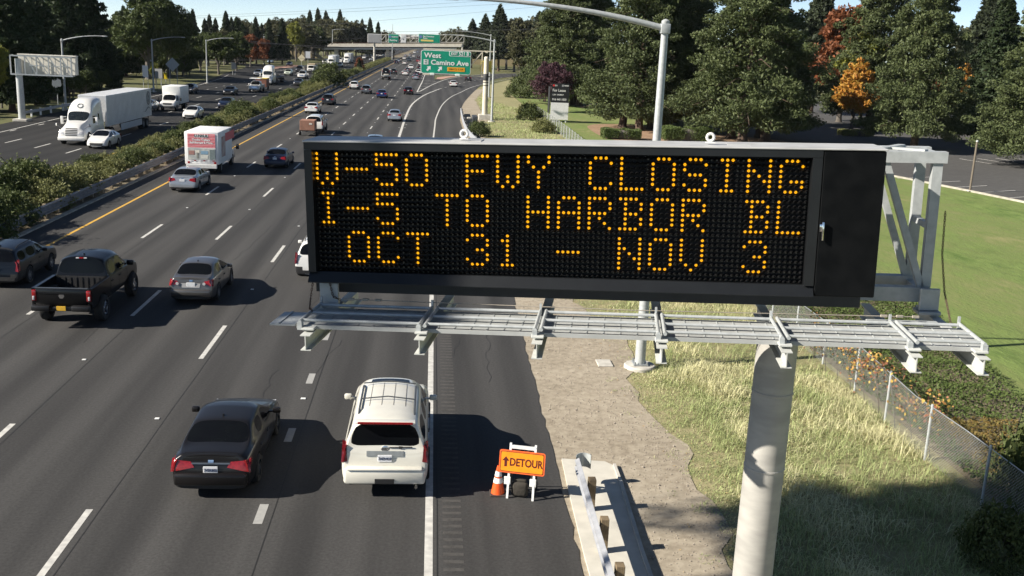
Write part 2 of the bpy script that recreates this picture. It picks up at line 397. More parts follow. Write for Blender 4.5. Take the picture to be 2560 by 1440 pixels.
def car(kind, pm, L=4.85, W=1.83, H=1.45, detail=1, txt=None, rim=RIM, glass=GLASS, tail=REDL):
    """sedan, coupe-backed hatch or wagon-like bodies share this builder"""
    t = thing(kind, 'prototype', 'car'); w = W/2; h = L/2; k = H/1.45
    mats = [pm, GLASS2 if detail > 1 else glass, glass, glass, TRIM, GLASS]
    wr = .335; fy, ry = h-.95, -h+1.02
    if kind in ('sedan', 'coupe'):
        rb = -1.68 if kind == 'sedan' else -1.85
        S = [stn(h, .24, w-.14, .56, w-.2, .64, .5, .66, 0, -.13), stn(h-.16, .17, w-.05, .68, w-.1, .74, .66, .77, 0, -.05), stn(h-.8, .16, w, .82*k, w-.055, .88*k, .74, .915*k),
             stn(.92, .17, w, .9*k, w-.05, .97*k, .73, 1.01*k), stn(.12, .17, w, .93*k, w-.05, 1.37*k, w-.275, 1.425*k), stn(-.22, .17, w, .94*k, w-.05, 1.395*k, w-.265, H), stn(-.3, .17, w, .94*k, w-.05, 1.395*k, w-.265, H),
             stn(-.98, .17, w, .955*k, w-.05, 1.375*k, w-.275, 1.425*k), stn(-1.1, .17, w, .96*k, w-.05, 1.355*k, w-.28, 1.405*k), stn(rb, .17, w, .98*k, w-.06, 1.05*k, w-.155, 1.085*k), stn(-h+.25, .2, w-.03, .96*k, w-.09, 1.05*k, .66, 1.08*k, 0, 0), stn(-h+.08, .24, w-.06, .93*k, w-.12, 1.03*k, .63, 1.06*k, -.06, .03), stn(-h+.06, .27, w-.1, .86*k, w-.15, .97*k, .6, 1.01*k, -.06, .06)]
        T = ['body', 'body', 'body', 'wind', 'cabin', 'pillar', 'cabin', 'pillar', 'back', 'body', 'body', 'body']
    elif kind == 'hatchback':
        S = [stn(h, .24, w-.14, .56, w-.2, .64, .5, .66, 0, -.13), stn(h-.16, .17, w-.05, .68, w-.1, .74, .66, .77, 0, -.05), stn(h-.7, .16, w, .82*k, w-.055, .9*k, .74, .93*k),
             stn(h-1.15, .17, w, .92*k, w-.05, 1.0*k, .73, 1.03*k), stn(.2, .17, w, .95*k, w-.05, 1.37*k, .585, 1.43*k), stn(-.22, .17, w, .96*k, w-.05, 1.39*k, .59, H), stn(-.3, .17, w, .96*k, w-.05, 1.39*k, .59, H),
             stn(-1.0, .17, w, .98*k, w-.05, 1.35*k, .58, 1.41*k), stn(-1.12, .17, w, .985*k, w-.05, 1.33*k, .575, 1.385*k), stn(-h+.32, .2, w-.02, .98*k, w-.09, 1.07*k, .64, 1.11*k), stn(-h+.1, .24, w-.05, .93*k, w-.11, 1.02*k, .63, 1.06*k, -.06, .02), stn(-h+.06, .27, w-.1, .86*k, w-.15, .95*k, .6, .99*k, -.06, .05)]
        T = ['body', 'body', 'body', 'wind', 'cabin', 'pillar', 'cabin', 'pillar', 'back', 'body', 'body']
    else:                                              # crossover / suv / van
        van = kind == 'van'; big = kind == 'large_suv'; hh = H
        wr = .4 if big else .36
        cow = h-.75 if van else h-1.28; rf = cow-.75 if van else cow-.68; rk = 1.05 if not big else 1.0
        zs = .62*H if big else .63*H; zb = .3 if big else .24; wt = w-.28; wl = .98
        rr1 = -h+.3 if big else -h+.42
        S = [stn(h, zb+.1, w-.12, zs-.28, w-.14, zs-.2, w-.3, zs-.17, 0, -.1), stn(h-.16, zb, w-.03, zs-.17, w-.07, zs-.09, w-.2, zs-.05, 0, -.04), stn(h-.7, zb, w, zs-.06, w-.05, zs, w-.17, zs+.03),
             stn(cow, zb, w, zs-.01, w-.045, zs+.045, w-.17, zs+.08), stn(rf, zb, w, zs, w-.045, H*.925, wt, H*.978), stn(-.06, zb, w, zs, w-.045, H*.94, wt+.01, H), stn(-.15, zb, w, zs, w-.045, H*.94, wt+.01, H),
             stn(-1.02, zb, w, zs+.01, w-.045, H*.935, wt+.005, H*.995), stn(-1.13, zb, w, zs+.01, w-.045, H*.935, wt+.005, H*.995), stn(rr1-.06, zb, w, zs+.01, w-.05, H*.925, wt-.01, H*.985),
             stn(rr1-.13, zb, w, zs+.01, w-.05, H*.905, wt-.02, H*.955), stn(-h+.13, zb, w-.015, zs-.04, w-.06, zs+.03, w-.15, zs+.055), stn(-h+.08, zb, w-.02, zs-.1, w-.07, zs-.03, w-.13, zs, -.05, .03), stn(-h+.05, zb+.06, w-.06, zs-.2, w-.09, zs-.12, w-.15, zs-.1, -.05, .03)]
        T = ['body', 'body', 'body', 'wind', 'cabin', 'pillar', 'cabin', 'pillar', 'cabin', 'pillar', 'back', 'body', 'body']
        if van: T[6] = T[8] = 'pillar'
        fy, ry = h-.92, -h+1.1
    bvh = shell(t, S, T, mats, [(fy, wr+.05, wr), (ry, wr+.05, wr)], trim_seg=(2,) if kind == 'crossover' else ())
    for s in (1, -1):
        wheel(t, s*(w-.115), fy, wr, .24 if kind != 'large_suv' else .28, rim); wheel(t, s*(w-.115), ry, wr, .24 if kind != 'large_suv' else .28, rim)
    zB = .66*H if kind in ('sedan', 'coupe', 'hatchback') else S[4][4][2]
    return t, bvh, h, w, zB
def dress_sedan(t, bvh, h, w, H, tail=REDL, txt=None, ptch=None, chrome=False, pm=None, tz=(.70, .97), tx=(.42, .88), head=CLEARL):
    k = H/1.45; a, b = tz[0]*k, tz[1]*k
    for f in (lambda c: c, mir):
        patch(bvh, t, 'taillight', 'rear', f([(tx[0], a+.1), (tx[1], a-.01), (tx[1]-.02, b), (tx[0]+.08, b-.04)]), tail, .014, 8, 4, .05)
        patch(bvh, t, 'headlight', 'front', f([(.46, .6*k), (w-.1, .66*k), (w-.14, .76*k), (.52, .68*k)]), head, .012, 6, 3, .05)
    for s in ('right', 'left'): patch(bvh, t, 'taillight', s, [(-h+.02, a+.02), (-h+.4, b-.08), (-h+.34, b-.0), (-h+.06, b)], tail, .01, 6, 3, .04)
    patch(bvh, t, 'grille', 'front', [(-.5, .3), (.5, .3), (.56, .52), (-.56, .52)], TRIM, .01, 6, 3, .03)
    patch(bvh, t, 'rear_bumper_trim', 'rear', [(-.6, .27), (.6, .27), (.66, .36), (-.66, .36)], TRIM, .012, 8, 2, .03)
    plate(t, bvh, (a+b)/2-.08 if txt else .8*k, txt)
    if chrome: patch(bvh, t, 'trunk_trim', 'rear', [(-tx[0], b-.14), (tx[0], b-.14), (tx[0], b-.1), (-tx[0], b-.1)], CHROME, .016, 8, 1, .03)
    patch(bvh, t, 'badge', 'rear', [(-.06, b-.06), (.06, b-.06), (.06, b-.0), (-.06, b-.0)], CHROME, .014, 2, 2, .02)
    mirror(t, w-.03, h-1.75, .99*k, pm); seams(t, bvh, (.78, -.26, -1.15), .3, .9*k, (-.08, -1.0))
    fin(t, -.85, 1.41*k)
def dress_suv(t, bvh, h, w, H, zs, tail=REDL, txt=None, pm=None, rails=True, tall=False):
    for f in (lambda c: c, mir):
        if tall: patch(bvh, t, 'taillight', 'rear', f([(w-.15, zs-.3), (w-.01, zs-.33), (w-.03, zs+.16), (w-.12, zs+.12)]), tail, .012, 3, 6, .05)
        else: patch(bvh, t, 'taillight', 'rear', f([(w-.42, zs-.22), (w-.03, zs-.24), (w-.04, zs-.02), (w-.3, zs-.06)]), tail, .014, 6, 4, .05)
        patch(bvh, t, 'headlight', 'front', f([(w-.5, zs-.32), (w-.1, zs-.3), (w-.13, zs-.18), (w-.46, zs-.22)]), CLEARL, .012, 6, 3, .05)
    for s in ('right', 'left'): patch(bvh, t, 'taillight', s, [(-h+.02, zs-.3 if tall else zs-.22), (-h+.22, zs-.28 if tall else zs-.16), (-h+.24, zs+.05 if tall else zs-.05), (-h+.08, zs+.08 if tall else zs-.04)], tail, .01, 4, 4, .04)
    patch(bvh, t, 'grille', 'front', [(-.42, zs-.4), (.42, zs-.4), (.46, zs-.2), (-.46, zs-.2)], TRIM, .01, 6, 3, .03)
    patch(bvh, t, 'bumper_trim', 'rear', [(-w+.2, .32), (w-.2, .32), (w-.16, .47), (-w+.16, .47)], TRIM, .012, 8, 2, .03)
    patch(bvh, t, 'bumper_trim', 'front', [(-w+.2, .3), (w-.2, .3), (w-.16, .45), (-w+.16, .45)], TRIM, .012, 8, 2, .03)
    plate(t, bvh, zs-.22, txt)
    mirror(t, w-.03, h-1.85, zs+.1, pm); seams(t, bvh, (h-1.7, -.1, -1.1), .35, zs-.04, (.08, -.9))
    if rails:
        for s in (1, -1): roof_rail(t, bvh, s*(w-.36), .3, -h+.75, TRIM)
def roof_rail(t, bvh, x, y0, y1, m, r=.02):
    pts = []
    for k in range(9):
        y = y0+(y1-y0)*k/8; hh = bvh.ray_cast(Vector((x, y, 8)), Vector((0, 0, -1)))[0]; pts.append((x, y, (hh.z if hh else 1.5)+(.06 if 0 < k < 8 else -.01)))
    return MB().tube(pts, r, 8).build('roof_rail', m, t, 40)
PROTO = {}
def proto(key, o): PROTO[key] = o; return o
Pp = paint('base', (.3, .3, .3), .3)
def build_protos():
    # plain sedans and hatchbacks for the farther traffic
    t, b, h, w, z = car('sedan', Pp); dress_sedan(t, b, h, w, 1.45, pm=Pp); proto('sedan', t)
    t, b, h, w, z = car('hatchback', Pp, 4.5, 1.78, 1.48); dress_sedan(t, b, h, w, 1.48, pm=Pp); proto('hatchback', t)
    t, b, h, w, z = car('crossover', Pp, 4.6, 1.86, 1.68); dress_suv(t, b, h, w, 1.68, z, pm=Pp); proto('crossover', t)
    t, b, h, w, z = car('large_suv', Pp, 5.0, 1.98, 1.85); dress_suv(t, b, h, w, 1.85, z, pm=Pp, tall=True); proto('large_suv', t)
    t, b, h, w, z = car('van', Pp, 5.6, 2.0, 2.1); dress_suv(t, b, h, w, 2.1, z, pm=Pp, rails=False, tall=True); proto('van', t)
    proto('pickup', pickup(Pp)); proto('semi', semi()); proto('box_truck', box_truck())

def pickup(pm, lift=0., rim=RIM, wr=.4, L=5.85, W=2.02, H=1.93, txt=None, pmat=PLATE, near=False):
    t = thing('pickup', 'prototype', 'pickup'); w = W/2; h = L/2; z0 = lift
    zs = 1.16; cow = h-1.35; rf = cow-.65; rc = -.72
    def s_(*a, **k): return [(x, y, z+z0) for x, y, z in stn(*a, **k)]
    S = [s_(h, .42, w-.1, .86, w-.12, .98, w-.3, 1.02, 0, -.06), s_(h-.14, .36, w-.02, 1.0, w-.05, 1.08, w-.18, 1.12, 0, -.03), s_(h-.75, .36, w, 1.08, w-.04, 1.15, w-.16, 1.19),
         s_(cow, .36, w, zs-.02, w-.04, 1.2, w-.16, 1.24), s_(rf, .36, w, zs, w-.04, H*.925, w-.28, H*.98), s_(.33, .36, w, zs, w-.04, H*.935, w-.27, H), s_(.25, .36, w, zs, w-.04, H*.935, w-.27, H),
         s_(rc+.2, .36, w, zs, w-.04, H*.93, w-.275, H*.99), s_(rc+.06, .36, w, zs, w-.04, H*.925, w-.28, H*.98), s_(rc-.03, .36, w, zs, w-.05, zs+.12, w-.14, zs+.13), s_(rc-.06, .38, w, zs-.06, w-.06, zs+.02, w-.13, zs+.03)]
    fy, ry = h-1.0, -h+1.25
    bvh = shell(t, S, ['body', 'body', 'body', 'wind', 'cabin', 'pillar', 'cabin', 'pillar', 'back', 'body'], [pm, GLASS, GLASS, GLASS, TRIM, GLASS], [(fy, wr+.07, wr)])
    # the open bed: flanks with a wheel cut, floor, headboard, tailgate
    y0, y1 = -h+.1, rc-.07; zt, zf = 1.2+z0, .72+z0
    for s in (1, -1):
        pts = [(y0, .5+z0)]+[(ry+(wr+.09)*math.cos(a), wr+(wr+.09)*math.sin(a)) for a in [math.pi-math.pi*k/12 for k in range(13)] if wr+(wr+.09)*math.sin(a) > .5+z0]+[(y1, .5+z0), (y1, zt), (y0, zt)]
        q = MB(); xo = s*w*.995; q.prism(pts, xo-s*.1, xo, 'x'); q.cbox((xo-s*.06, (y0+y1)/2, zt+.012), (.14, y1-y0, .03), .01, 0, 1)
        q.build('bed_side', pm, t, smooth=30)
        MB().box((xo-s*.2, ry, zf+.12), (.22, 1.0, .24)).build('wheel_housing', TRIM, t)
    q = MB(); q.box((0, (y0+y1)/2, zf), (W-.24, y1-y0-.08, .05)); q.box((0, y1-.03, (zf+zt)/2), (W-.24, .05, zt-zf-.01))
    for i in range(9): q.box((-.8+i*.2, (y0+y1)/2, zf+.032), (.09, y1-y0-.12, .016))
    for i in range(9): q.box((-.8+i*.2, y1-.062, (zf+zt)/2), (.09, .018, zt-zf-.08))
    q.build('bed_liner', TRIM, t)
    q = MB(); q.cbox((0, y0+.0, (zf+zt)/2-.03), (W-.3, .09, zt-zf+.1), .025); q.cbox((0, y0-.045, zt-.16), (W-.5, .02, .05), .008, 0, 1)
    g = q.build('tailgate', pm, t, smooth=35)
    if near: MB().lathe([(.0, -.02), (.09, -.02), (.1, 0), (0, .0)], 6, 'z').build('badge', CHROME, g, M=Matrix.Translation((0, y0-.05, .97+z0)) @ Matrix.Rotation(R(90), 4, 'X'))
    for s in (1, -1):
        MB().cbox((s*(w-.1), y0-.02, .98+z0), (.15, .1, .38), .02).build('taillight', REDL, t, smooth=40)
        MB().cbox((s*(w-.08), y0-.045, .89+z0), (.08, .07, .15), .02).build('reversing_light', CLEARL, t, smooth=40)
        patch(bvh, t, 'headlight', 'front', [(s*(w-.42), .84+z0), (s*(w-.12), .86+z0), (s*(w-.14), 1.0+z0), (s*(w-.4), .98+z0)], CLEARL, .012, 5, 3, .05)
    q = MB(); q.cbox((-.67, y0-.14, .56+z0), (.62, .22, .2), .04); q.cbox((.67, y0-.14, .56+z0), (.62, .22, .2), .04); q.cbox((0, y0-.06, .52+z0), (.8, .14, .14), .02)
    q.build('rear_bumper', pm if not near else mat('bumper_black', (.010, .010, .011), .4), t, smooth=40)
    MB().cbox((0, h+.02, .55+z0), (1.7, .2, .22), .06).build('front_bumper', pm, t, smooth=40)
    patch(bvh, t, 'grille', 'front', [(-.5, .72+z0), (.5, .72+z0), (.5, 1.0+z0), (-.5, 1.0+z0)], TRIM if near else CHROME, .012, 6, 3, .04)
    q = MB(); q.cbox((0, y0-.145, .55+z0), (.31, .02, .16), .006, 0, 1); lp = q.build('licence_plate', pmat, t)
    if txt: text('plate_number', txt, .09, mat('plate_ink', (.03, .04, .09), .6), lp, at_s(0, y0-.16, .55+z0), .002, .8)
    bar = MB(); bar.box((0, -.2, .42+z0*.8), (.9, L-1.6, .16)); bar.tube([(-.8, ry, wr), (.8, ry, wr)], .07, 8); bar.tube([(-.8, fy, wr), (.8, fy, wr)], .06, 8); bar.lathe([(0, -.16), (.16, -.1), (.16, .1), (0, .16)], 10, 'x', (0, ry, wr))
    bar.build('chassis', TRIM, t)
    for s in (1, -1):
        wheel(t, s*(w-.1+lift*.2), fy, wr, .3, rim, rr_=.68); wheel(t, s*(w-.1+lift*.2), ry, wr, .3, rim, rr_=.68)
    mirror(t, w-.02, cow-.35, 1.3+z0, pm, 1.35); seams(t, bvh, (cow-.25, .29, rc+.08), .5+z0, zs-.04+z0, (.45, -.5))
    if near:
        q = MB(); h_ = bvh.ray_cast(Vector((0, -14, H*.955+z0)), Vector((0, 1, 0)))[0]; yb = h_.y if h_ else rc
        q.cbox((0, yb-.01, H*.955+z0), (.16, .05, .05), .01); q.build('brake_light', REDL, t)
        for s in (1, -1): MB().cbox((s*.14, yb-.01, H*.955+z0), (.11, .05, .05), .01).build('cargo_light', CLEARL, t)
        fin(t, -.35, H*.985+z0)
        MB().cbox((0, y0+.02, zt+.03), (W-.25, .12, .03), .01).build('tailgate_cap', mat('satin_cap', (.05, .055, .06), .3), t)
    return t

def box_truck(L=6.8, W=2.35, zb=.85, zt=3.1, cabm=None, boxm=None, rear=True):
    t = thing('box_truck', 'prototype', 'truck'); h = L/2; w = 1.0; cabm = cabm or Pp; boxm = boxm or mat('box_white', (.76, .76, .74), .45, 0, (.68, .68, .66), 1.5)
    S = [stn(h, .45, w-.08, .95, w-.1, 1.05, w-.25, 1.08, 0, -.06), stn(h-.12, .4, w, 1.12, w-.04, 1.2, w-.16, 1.23, 0, -.03), stn(h-.62, .4, w, 1.22, w-.04, 1.28, w-.16, 1.31), stn(h-.9, .4, w, 1.25, w-.04, 1.33, w-.16, 1.36),
         stn(h-1.42, .4, w, 1.26, w-.04, 1.98, w-.22, 2.06), stn(h-1.6, .4, w, 1.26, w-.04, 2.02, w-.22, 2.1), stn(h-2.2, .4, w, 1.27, w-.04, 2.02, w-.22, 2.1), stn(h-2.3, .4, w, 1.27, w-.04, 2.02, w-.22, 2.1)]
    bvh = shell(t, S, ['body', 'body', 'body', 'wind', 'cabin', 'cabin', 'pillar'], [cabm, GLASS, GLASS, GLASS, TRIM, GLASS], [(h-.95, .46, .4)])
    y1 = h-2.25; y0 = -h; q = MB(); q.cbox((0, (y0+y1)/2, (zb+zt)/2), (W, y1-y0, zt-zb), .05); q.build('cargo_box', boxm, t, smooth=35)
    q = MB(); q.box((0, -.3, .62), (.9, L-1.6, .22))
    for s in (1, -1): q.box((s*.8, y0+.35, .62), (.1, .5, .3))
    q.build('chassis', TRIM, t)
    for f in (lambda c: c, mir): patch(bvh, t, 'headlight', 'front', f([(.6, .86), (.88, .86), (.88, 1.02), (.6, 1.02)]), CLEARL, .012, 4, 3, .04)
    patch(bvh, t, 'grille', 'front', [(-.55, .82), (.55, .82), (.55, 1.04), (-.55, 1.04)], TRIM, .014, 6, 3, .04)
    MB().cbox((0, h+.06, .6), (1.9, .18, .26), .05).build('front_bumper', mat('bumper_grey', (.10, .10, .10), .5), t, smooth=40)
    for s in (1, -1):
        wheel(t, s*.86, h-.95, .4, .26, RIM); wheel(t, s*.98, y0+1.5, .4, .25, mat('steel_rim', (.35, .35, .35), .5, .6), dual=True)
        q = MB(); q.cbox((s*1.42, h-1.2, 1.5), (.24, .1, .42), .03); q.beam((s*.95, h-1.15, 1.4), (s*1.35, h-1.2, 1.45), .04, .04); q.build('mirror', TRIM, t, smooth=40)
        MB().cbox((s*1.05, y0-.02, .72), (.14, .04, .1), .01).build('taillight', REDL, t)
    MB().box((0, y0-.1, .52), (1.9, .12, .14)).build('rear_bumper', TRIM, t)
    return t

def semi(trailer='box', cabm=None, tl=14.6):
    t = thing('semi_truck', 'prototype', 'semi truck'); pm = cabm or Pp; w = 1.22
    # the cab's nose is at y = 0, everything else trails behind it
    S = [stn(0, .5, w-.12, 1.1, w-.2, 1.3, .55, 1.34, 0, -.1), stn(-.18, .36, w-.02, 1.25, w-.16, 1.6, .62, 1.66, .04, -.12), stn(-.9, .36, w, 1.45, w-.18, 1.82, .66, 1.88), stn(-1.75, .36, w, 1.62, w-.14, 1.98, .8, 2.05),
         stn(-2.5, .36, w, 1.66, w-.05, 2.72, w-.2, 2.82), stn(-2.6, .36, w, 1.66, w-.05, 2.85, w-.2, 3.0), stn(-2.95, .36, w, 1.66, w-.05, 3.3, w-.24, 3.5), stn(-3.5, .36, w, 1.66, w-.05, 3.62, w-.26, 3.84), stn(-4.4, .36, w, 1.66, w-.05, 3.76, w-.27, 3.98), stn(-5.6, .4, w, 1.66, w-.05, 3.8, w-.27, 4.0), stn(-5.66, .42, w-.02, 1.66, w-.07, 3.76, w-.3, 3.96)]
    global SEMI_BVH
    bvh = SEMI_BVH = shell(t, S, ['body', 'body', 'body', 'windp', 'body', 'body', 'body', 'body', 'body', 'body'], [pm, GLASS2, GLASS, GLASS, TRIM, GLASS], [(-1.15, .62, .52)])
    for s in ('right', 'left'):
        patch(bvh, t, 'side_window', s, [(-3.35, 1.8), (-2.55, 1.75), (-2.65, 2.42), (-3.35, 2.42)], GLASS, .012, 4, 4, .03)
        patch(bvh, t, 'sleeper_window', s, [(-4.4, 2.0), (-4.12, 2.0), (-4.12, 2.55), (-4.4, 2.55)], GLASS, .012, 2, 4, .03)
    for f in (lambda c: c, mir): patch(bvh, t, 'headlight', 'front', f([(.62, .95), (1.05, 1.05), (1.02, 1.3), (.7, 1.16)]), CLEARL, .02, 5, 3, .06)
    gl = [patch(bvh, t, 'grille', 'front', [(-.5, .86+i*.14), (.5, .86+i*.14), (.5, .93+i*.14), (-.5, .93+i*.14)], TRIM, .02, 6, 1, .05) for i in range(5)]
    MB().cbox((0, -.02, .58), (2.3, .3, .34), .1).build('front_bumper', pm, t, smooth=40)
    q = MB(); q.box((0, -5, .75), (.9, 7.6, .3)); q.box((0, -7.5, 1.05), (1.1, 1.5, .1)); q.build('chassis', TRIM, t)
    for s in (1, -1):
        q = MB(); q.cbox((s*1.52, -2.35, 2.0), (.22, .14, .72), .04); q.beam((s*1.15, -2.4, 2.3), (s*1.5, -2.38, 2.3), .05, .05); q.beam((s*1.15, -2.4, 1.75), (s*1.5, -2.38, 1.75), .05, .05); q.build('mirror', pm, t, smooth=40)
        q = MB(); q.lathe([(0, -.06), (.13, -.04), (.13, .02), (0, .06)], 10, 'x', (s*1.45, -.6, 1.75)); q.beam((s*1.0, -.6, 1.45), (s*1.42, -.6, 1.72), .03, .03); q.build('hood_mirror', CHROME, t)
        MB().cbox((s*1.12, -4.6, .72), (.18, 2.0, .62), .06).build('side_fairing', pm, t, smooth=40)
        MB().tube([(s*1.13, -5.5, 1.0), (s*1.13, -5.5, 1.7)], .09, 10).build('exhaust_stack', CHROME, t)
        wheel(t, s*1.05, -1.15, .52, .3, mat('steel_rim', (.35, .35, .35), .5, .6))
        for y in (-6.5, -7.8): wheel(t, s*1.1, y, .52, .27, mat('steel_rim', (.35, .35, .35), .5, .6), dual=True)
    ty = -6.1; te = ty-tl
    if trailer == 'box':
        q = MB(); q.cbox((0, (ty+te)/2, 2.62), (2.56, tl, 2.86), .03, 0, 1); tr = q.build('trailer', mat('trailer_white', (.60, .61, .62), .45, .1, (.52, .53, .54), 1.2), t)
        q = MB(); nr = int(tl/.42)
        for s in (1, -1):
            for i in range(nr): q.box((s*1.285, ty-.25-i*.42, 2.6), (.02, .05, 2.5))
        for i in range(12): q.box((0, ty-.6-i*1.22, 4.055), (2.4, .04, .014))
        q.build('wall_rib', mat('trailer_rib', (.54, .55, .56), .5, .1), tr)
        for s in (1, -1): MB().box((s*1.25, (ty+te)/2-.2, .82), (.05, 7.2, .62)).build('side_skirt', mat('skirt_white', (.52, .53, .54), .5), t)
        MB().box((0, te-.03, 2.6), (2.3, .05, 2.55)).build('rear_door', mat('trailer_door', (.52, .53, .54), .5), t)
    else:
        q = MB(); q.box((0, (ty+te)/2, 1.35), (2.56, tl, .22)); tr = q.build('flatbed', mat('flatbed_dark', (.10, .10, .11), .7), t)
        for i in range(3): MB().cbox((.2*(i % 2), ty-2-i*2.4, 1.62), (1.6, 1.7, .32), .05).build('strapped_load', mat('load_tan', (.36, .24, .15), .8), t)
        MB().box((0, ty-.05, 1.9), (2.3, .1, 1.1)).build('headboard', GALV, t)
    q = MB(); q.box((0, te+2.4, .95), (1.2, 3.2, .3)); q.beam((-1.2, te+.1, .55), (1.2, te+.1, .55), .1, .1)
    for s in (1, -1): q.beam((s*.9, te+.1, .55), (s*.9, te+.1, 1.25), .08, .08)
    q.build('bogie', TRIM, t)
    for s in (1, -1):
        for y in (te+1.7, te+3.0): wheel(t, s*1.1, y, .52, .27, mat('steel_rim', (.35, .35, .35), .5, .6), dual=True)
    return t
# ------------------------------------------------------------------ the overhead message sign (its own frame: u right, y away from the road users, z up)
FONT = {'A': '01110 10001 10001 11111 10001 10001 10001', 'B': '11110 01001 01001 01110 01001 01001 11110', 'C': '01110 10001 10000 10000 10000 10001 01110', 'F': '11111 10000 10000 11110 10000 10000 10000',
 'G': '01110 10001 10000 10000 10111 10001 01110', 'H': '10001 10001 10001 11111 10001 10001 10001', 'I': '01110 00100 00100 00100 00100 00100 01110', 'L': '10000 10000 10000 10000 10000 10000 11111',
 'N': '10001 10001 11001 10101 10011 10001 10001', 'O': '01110 10001 10001 10001 10001 10001 01110', 'R': '11110 10001 10001 11110 10100 10010 10001', 'S': '01110 10001 10000 01110 00001 10001 01110',
 'T': '11111 00100 00100 00100 00100 00100 00100', 'V': '10001 10001 10001 10001 10001 01010 00100', 'W': '10001 10001 10001 10001 10101 10101 01010', 'Y': '10001 10001 01010 00100 00100 00100 00100',
 '-': '00000 00000 00000 11111 00000 00000 00000', '1': '00100 01100 00100 00100 00100 00100 01110', '3': '01110 10001 00001 00110 00001 10001 01110', '5': '11111 10000 11110 00001 00001 10001 01110', '0': '01110 10001 10001 10001 10001 10001 01110', ' ': '00000 '*7}
def message_sign():
    yaw, tilt, roll = R(-10.293), R(-.177), R(-2.106)
    M = Matrix.Translation((-1.648, 13.602, 8.721)) @ Matrix.Rotation(yaw, 4, 'Z') @ Matrix.Rotation(tilt, 4, 'X') @ Matrix.Rotation(roll, 4, 'Y')
    t = thing('message_sign', 'huge black electronic message sign with amber dot letters reading W-50 FWY CLOSING', 'message sign')
    base = M @ Vector((6.34, .38, 0)); t.location = (base.x, base.y, 0)
    ML = Matrix.Translation((-base.x, -base.y, 0)) @ M
    def B(q, n, m, par=t, sm=None): return q.build(n, m, par, sm, M=ML)
    A, V = .0675, .0659
    x0, x1, zt, zb = -.135, 7.33, .168, -1.728; wx0, wx1, wz1, wz0 = -.03, 6.44, .062, -1.59; yf, yb = -.15, .6
    # housing: a hollow case behind the window, a solid door bay on the right
    q = MB(); q.box(((x0+x1)/2, .33, zt-.01), (x1-x0, .62, .02)); q.box(((x0+x1)/2, .33, zb+.01), (x1-x0, .62, .02)); q.box((x0+.01, .33, (zt+zb)/2), (.02, .62, zt-zb-.04)); q.box(((x0+x1)/2, yb+.03, (zt+zb)/2), (x1-x0, .02, zt-zb))
    B(q, 'housing', BLACK)
    q = MB(); q.cbox(((x0+x1)/2-.0, .22, zt+.004), (x1-x0+.03, .78, .022), .006, 0, 1); q.box((2.0, .2, zt+.02), (.4, .3, .012)); q.box((5.55, .2, zt+.019), (.3, .2, .01)); B(q, 'top_cover', mat('cover_silver', (.50, .50, .49), .5, .2, (.40, .40, .39), 3))
    # bezel: flat front frame and faces sloping in to the window
    q = MB(); bx1 = 6.56
    q.box(((x0+bx1)/2, yf+.02, (zt+wz1)/2+.002), (bx1-x0, .05, zt-wz1+.0)); q.prism([(yf-.055, zb), (yf-.055, zb+.012), (yf+.045, wz0), (yf+.045, zb)], x0, bx1, 'x')
    q.box(((x0+wx0)/2, yf+.02, (wz0+wz1)/2), (wx0-x0, .05, wz1-wz0-.004)); q.box(((wx1+bx1)/2, yf+.02, (wz0+wz1)/2), (bx1-wx1, .05, wz1-wz0-.004))
    ix0, ix1, iz1, iz0 = wx0-.0, wx1+.0, wz1, wz0
    o_ = [(wx0, yf+.046, wz0), (wx1, yf+.046, wz0), (wx1, yf+.046, wz1), (wx0, yf+.046, wz1)]; i_ = [(wx0+.0, .02, wz0+.0), (wx1-.0, .02, wz0+.0), (wx1, .02, wz1), (wx0, .02, wz1)]
    q.add(o_+i_, [(0, 1, 5, 4), (1, 2, 6, 5), (2, 3, 7, 6), (3, 0, 4, 7)]); B(q, 'bezel', BEZEL)
    q = MB(); q.cbox(((6.57+x1)/2, yf+.045, (zt+zb)/2-.003), (x1-6.57, .1, zt-zb-.02), .012, 0, 1); d = B(q, 'cabinet_door', BLACK)
    q = MB(); q.cbox((6.615, yf-.045, -.86), (.028, .035, .24), .008); q.cbox((6.60, yf-.02, -.82), (.05, .04, .1), .01); B(q, 'door_handle', CHROME, d, 40)
    q = MB()
    for x in (6.98, 7.12): q.lathe([(.012, 0), (.008, -.012), (0, -.014)], 8, 'z', (0, 0, 0))
    for xx in (0.0, ): pass
    # display face with a hooded lens for every dot
    q = MB(); q.box(((wx0+wx1)/2, .045, (wz0+wz1)/2), (wx1-wx0, .04, wz1-wz0)); B(q, 'display_panel', mat('display_black', (.004, .004, .004), .8))
    lit = {}
    for r_, s in enumerate(('W-50 FWY CLOSING', 'I-5 TO HARBOR BL', ' OCT 31 - NOV 3 ')):
        for k, ch in enumerate(s):
            for j, row in enumerate(FONT[ch].split()):
                for i, c in enumerate(row):
                    if c == '1': lit[(k*6+i, r_*8+j)] = (r_, k)
    hood = MB(); lens = MB(); L = {}
    arc = [R(a) for a in (-20, 20, 55, 90, 125, 160, 200)]
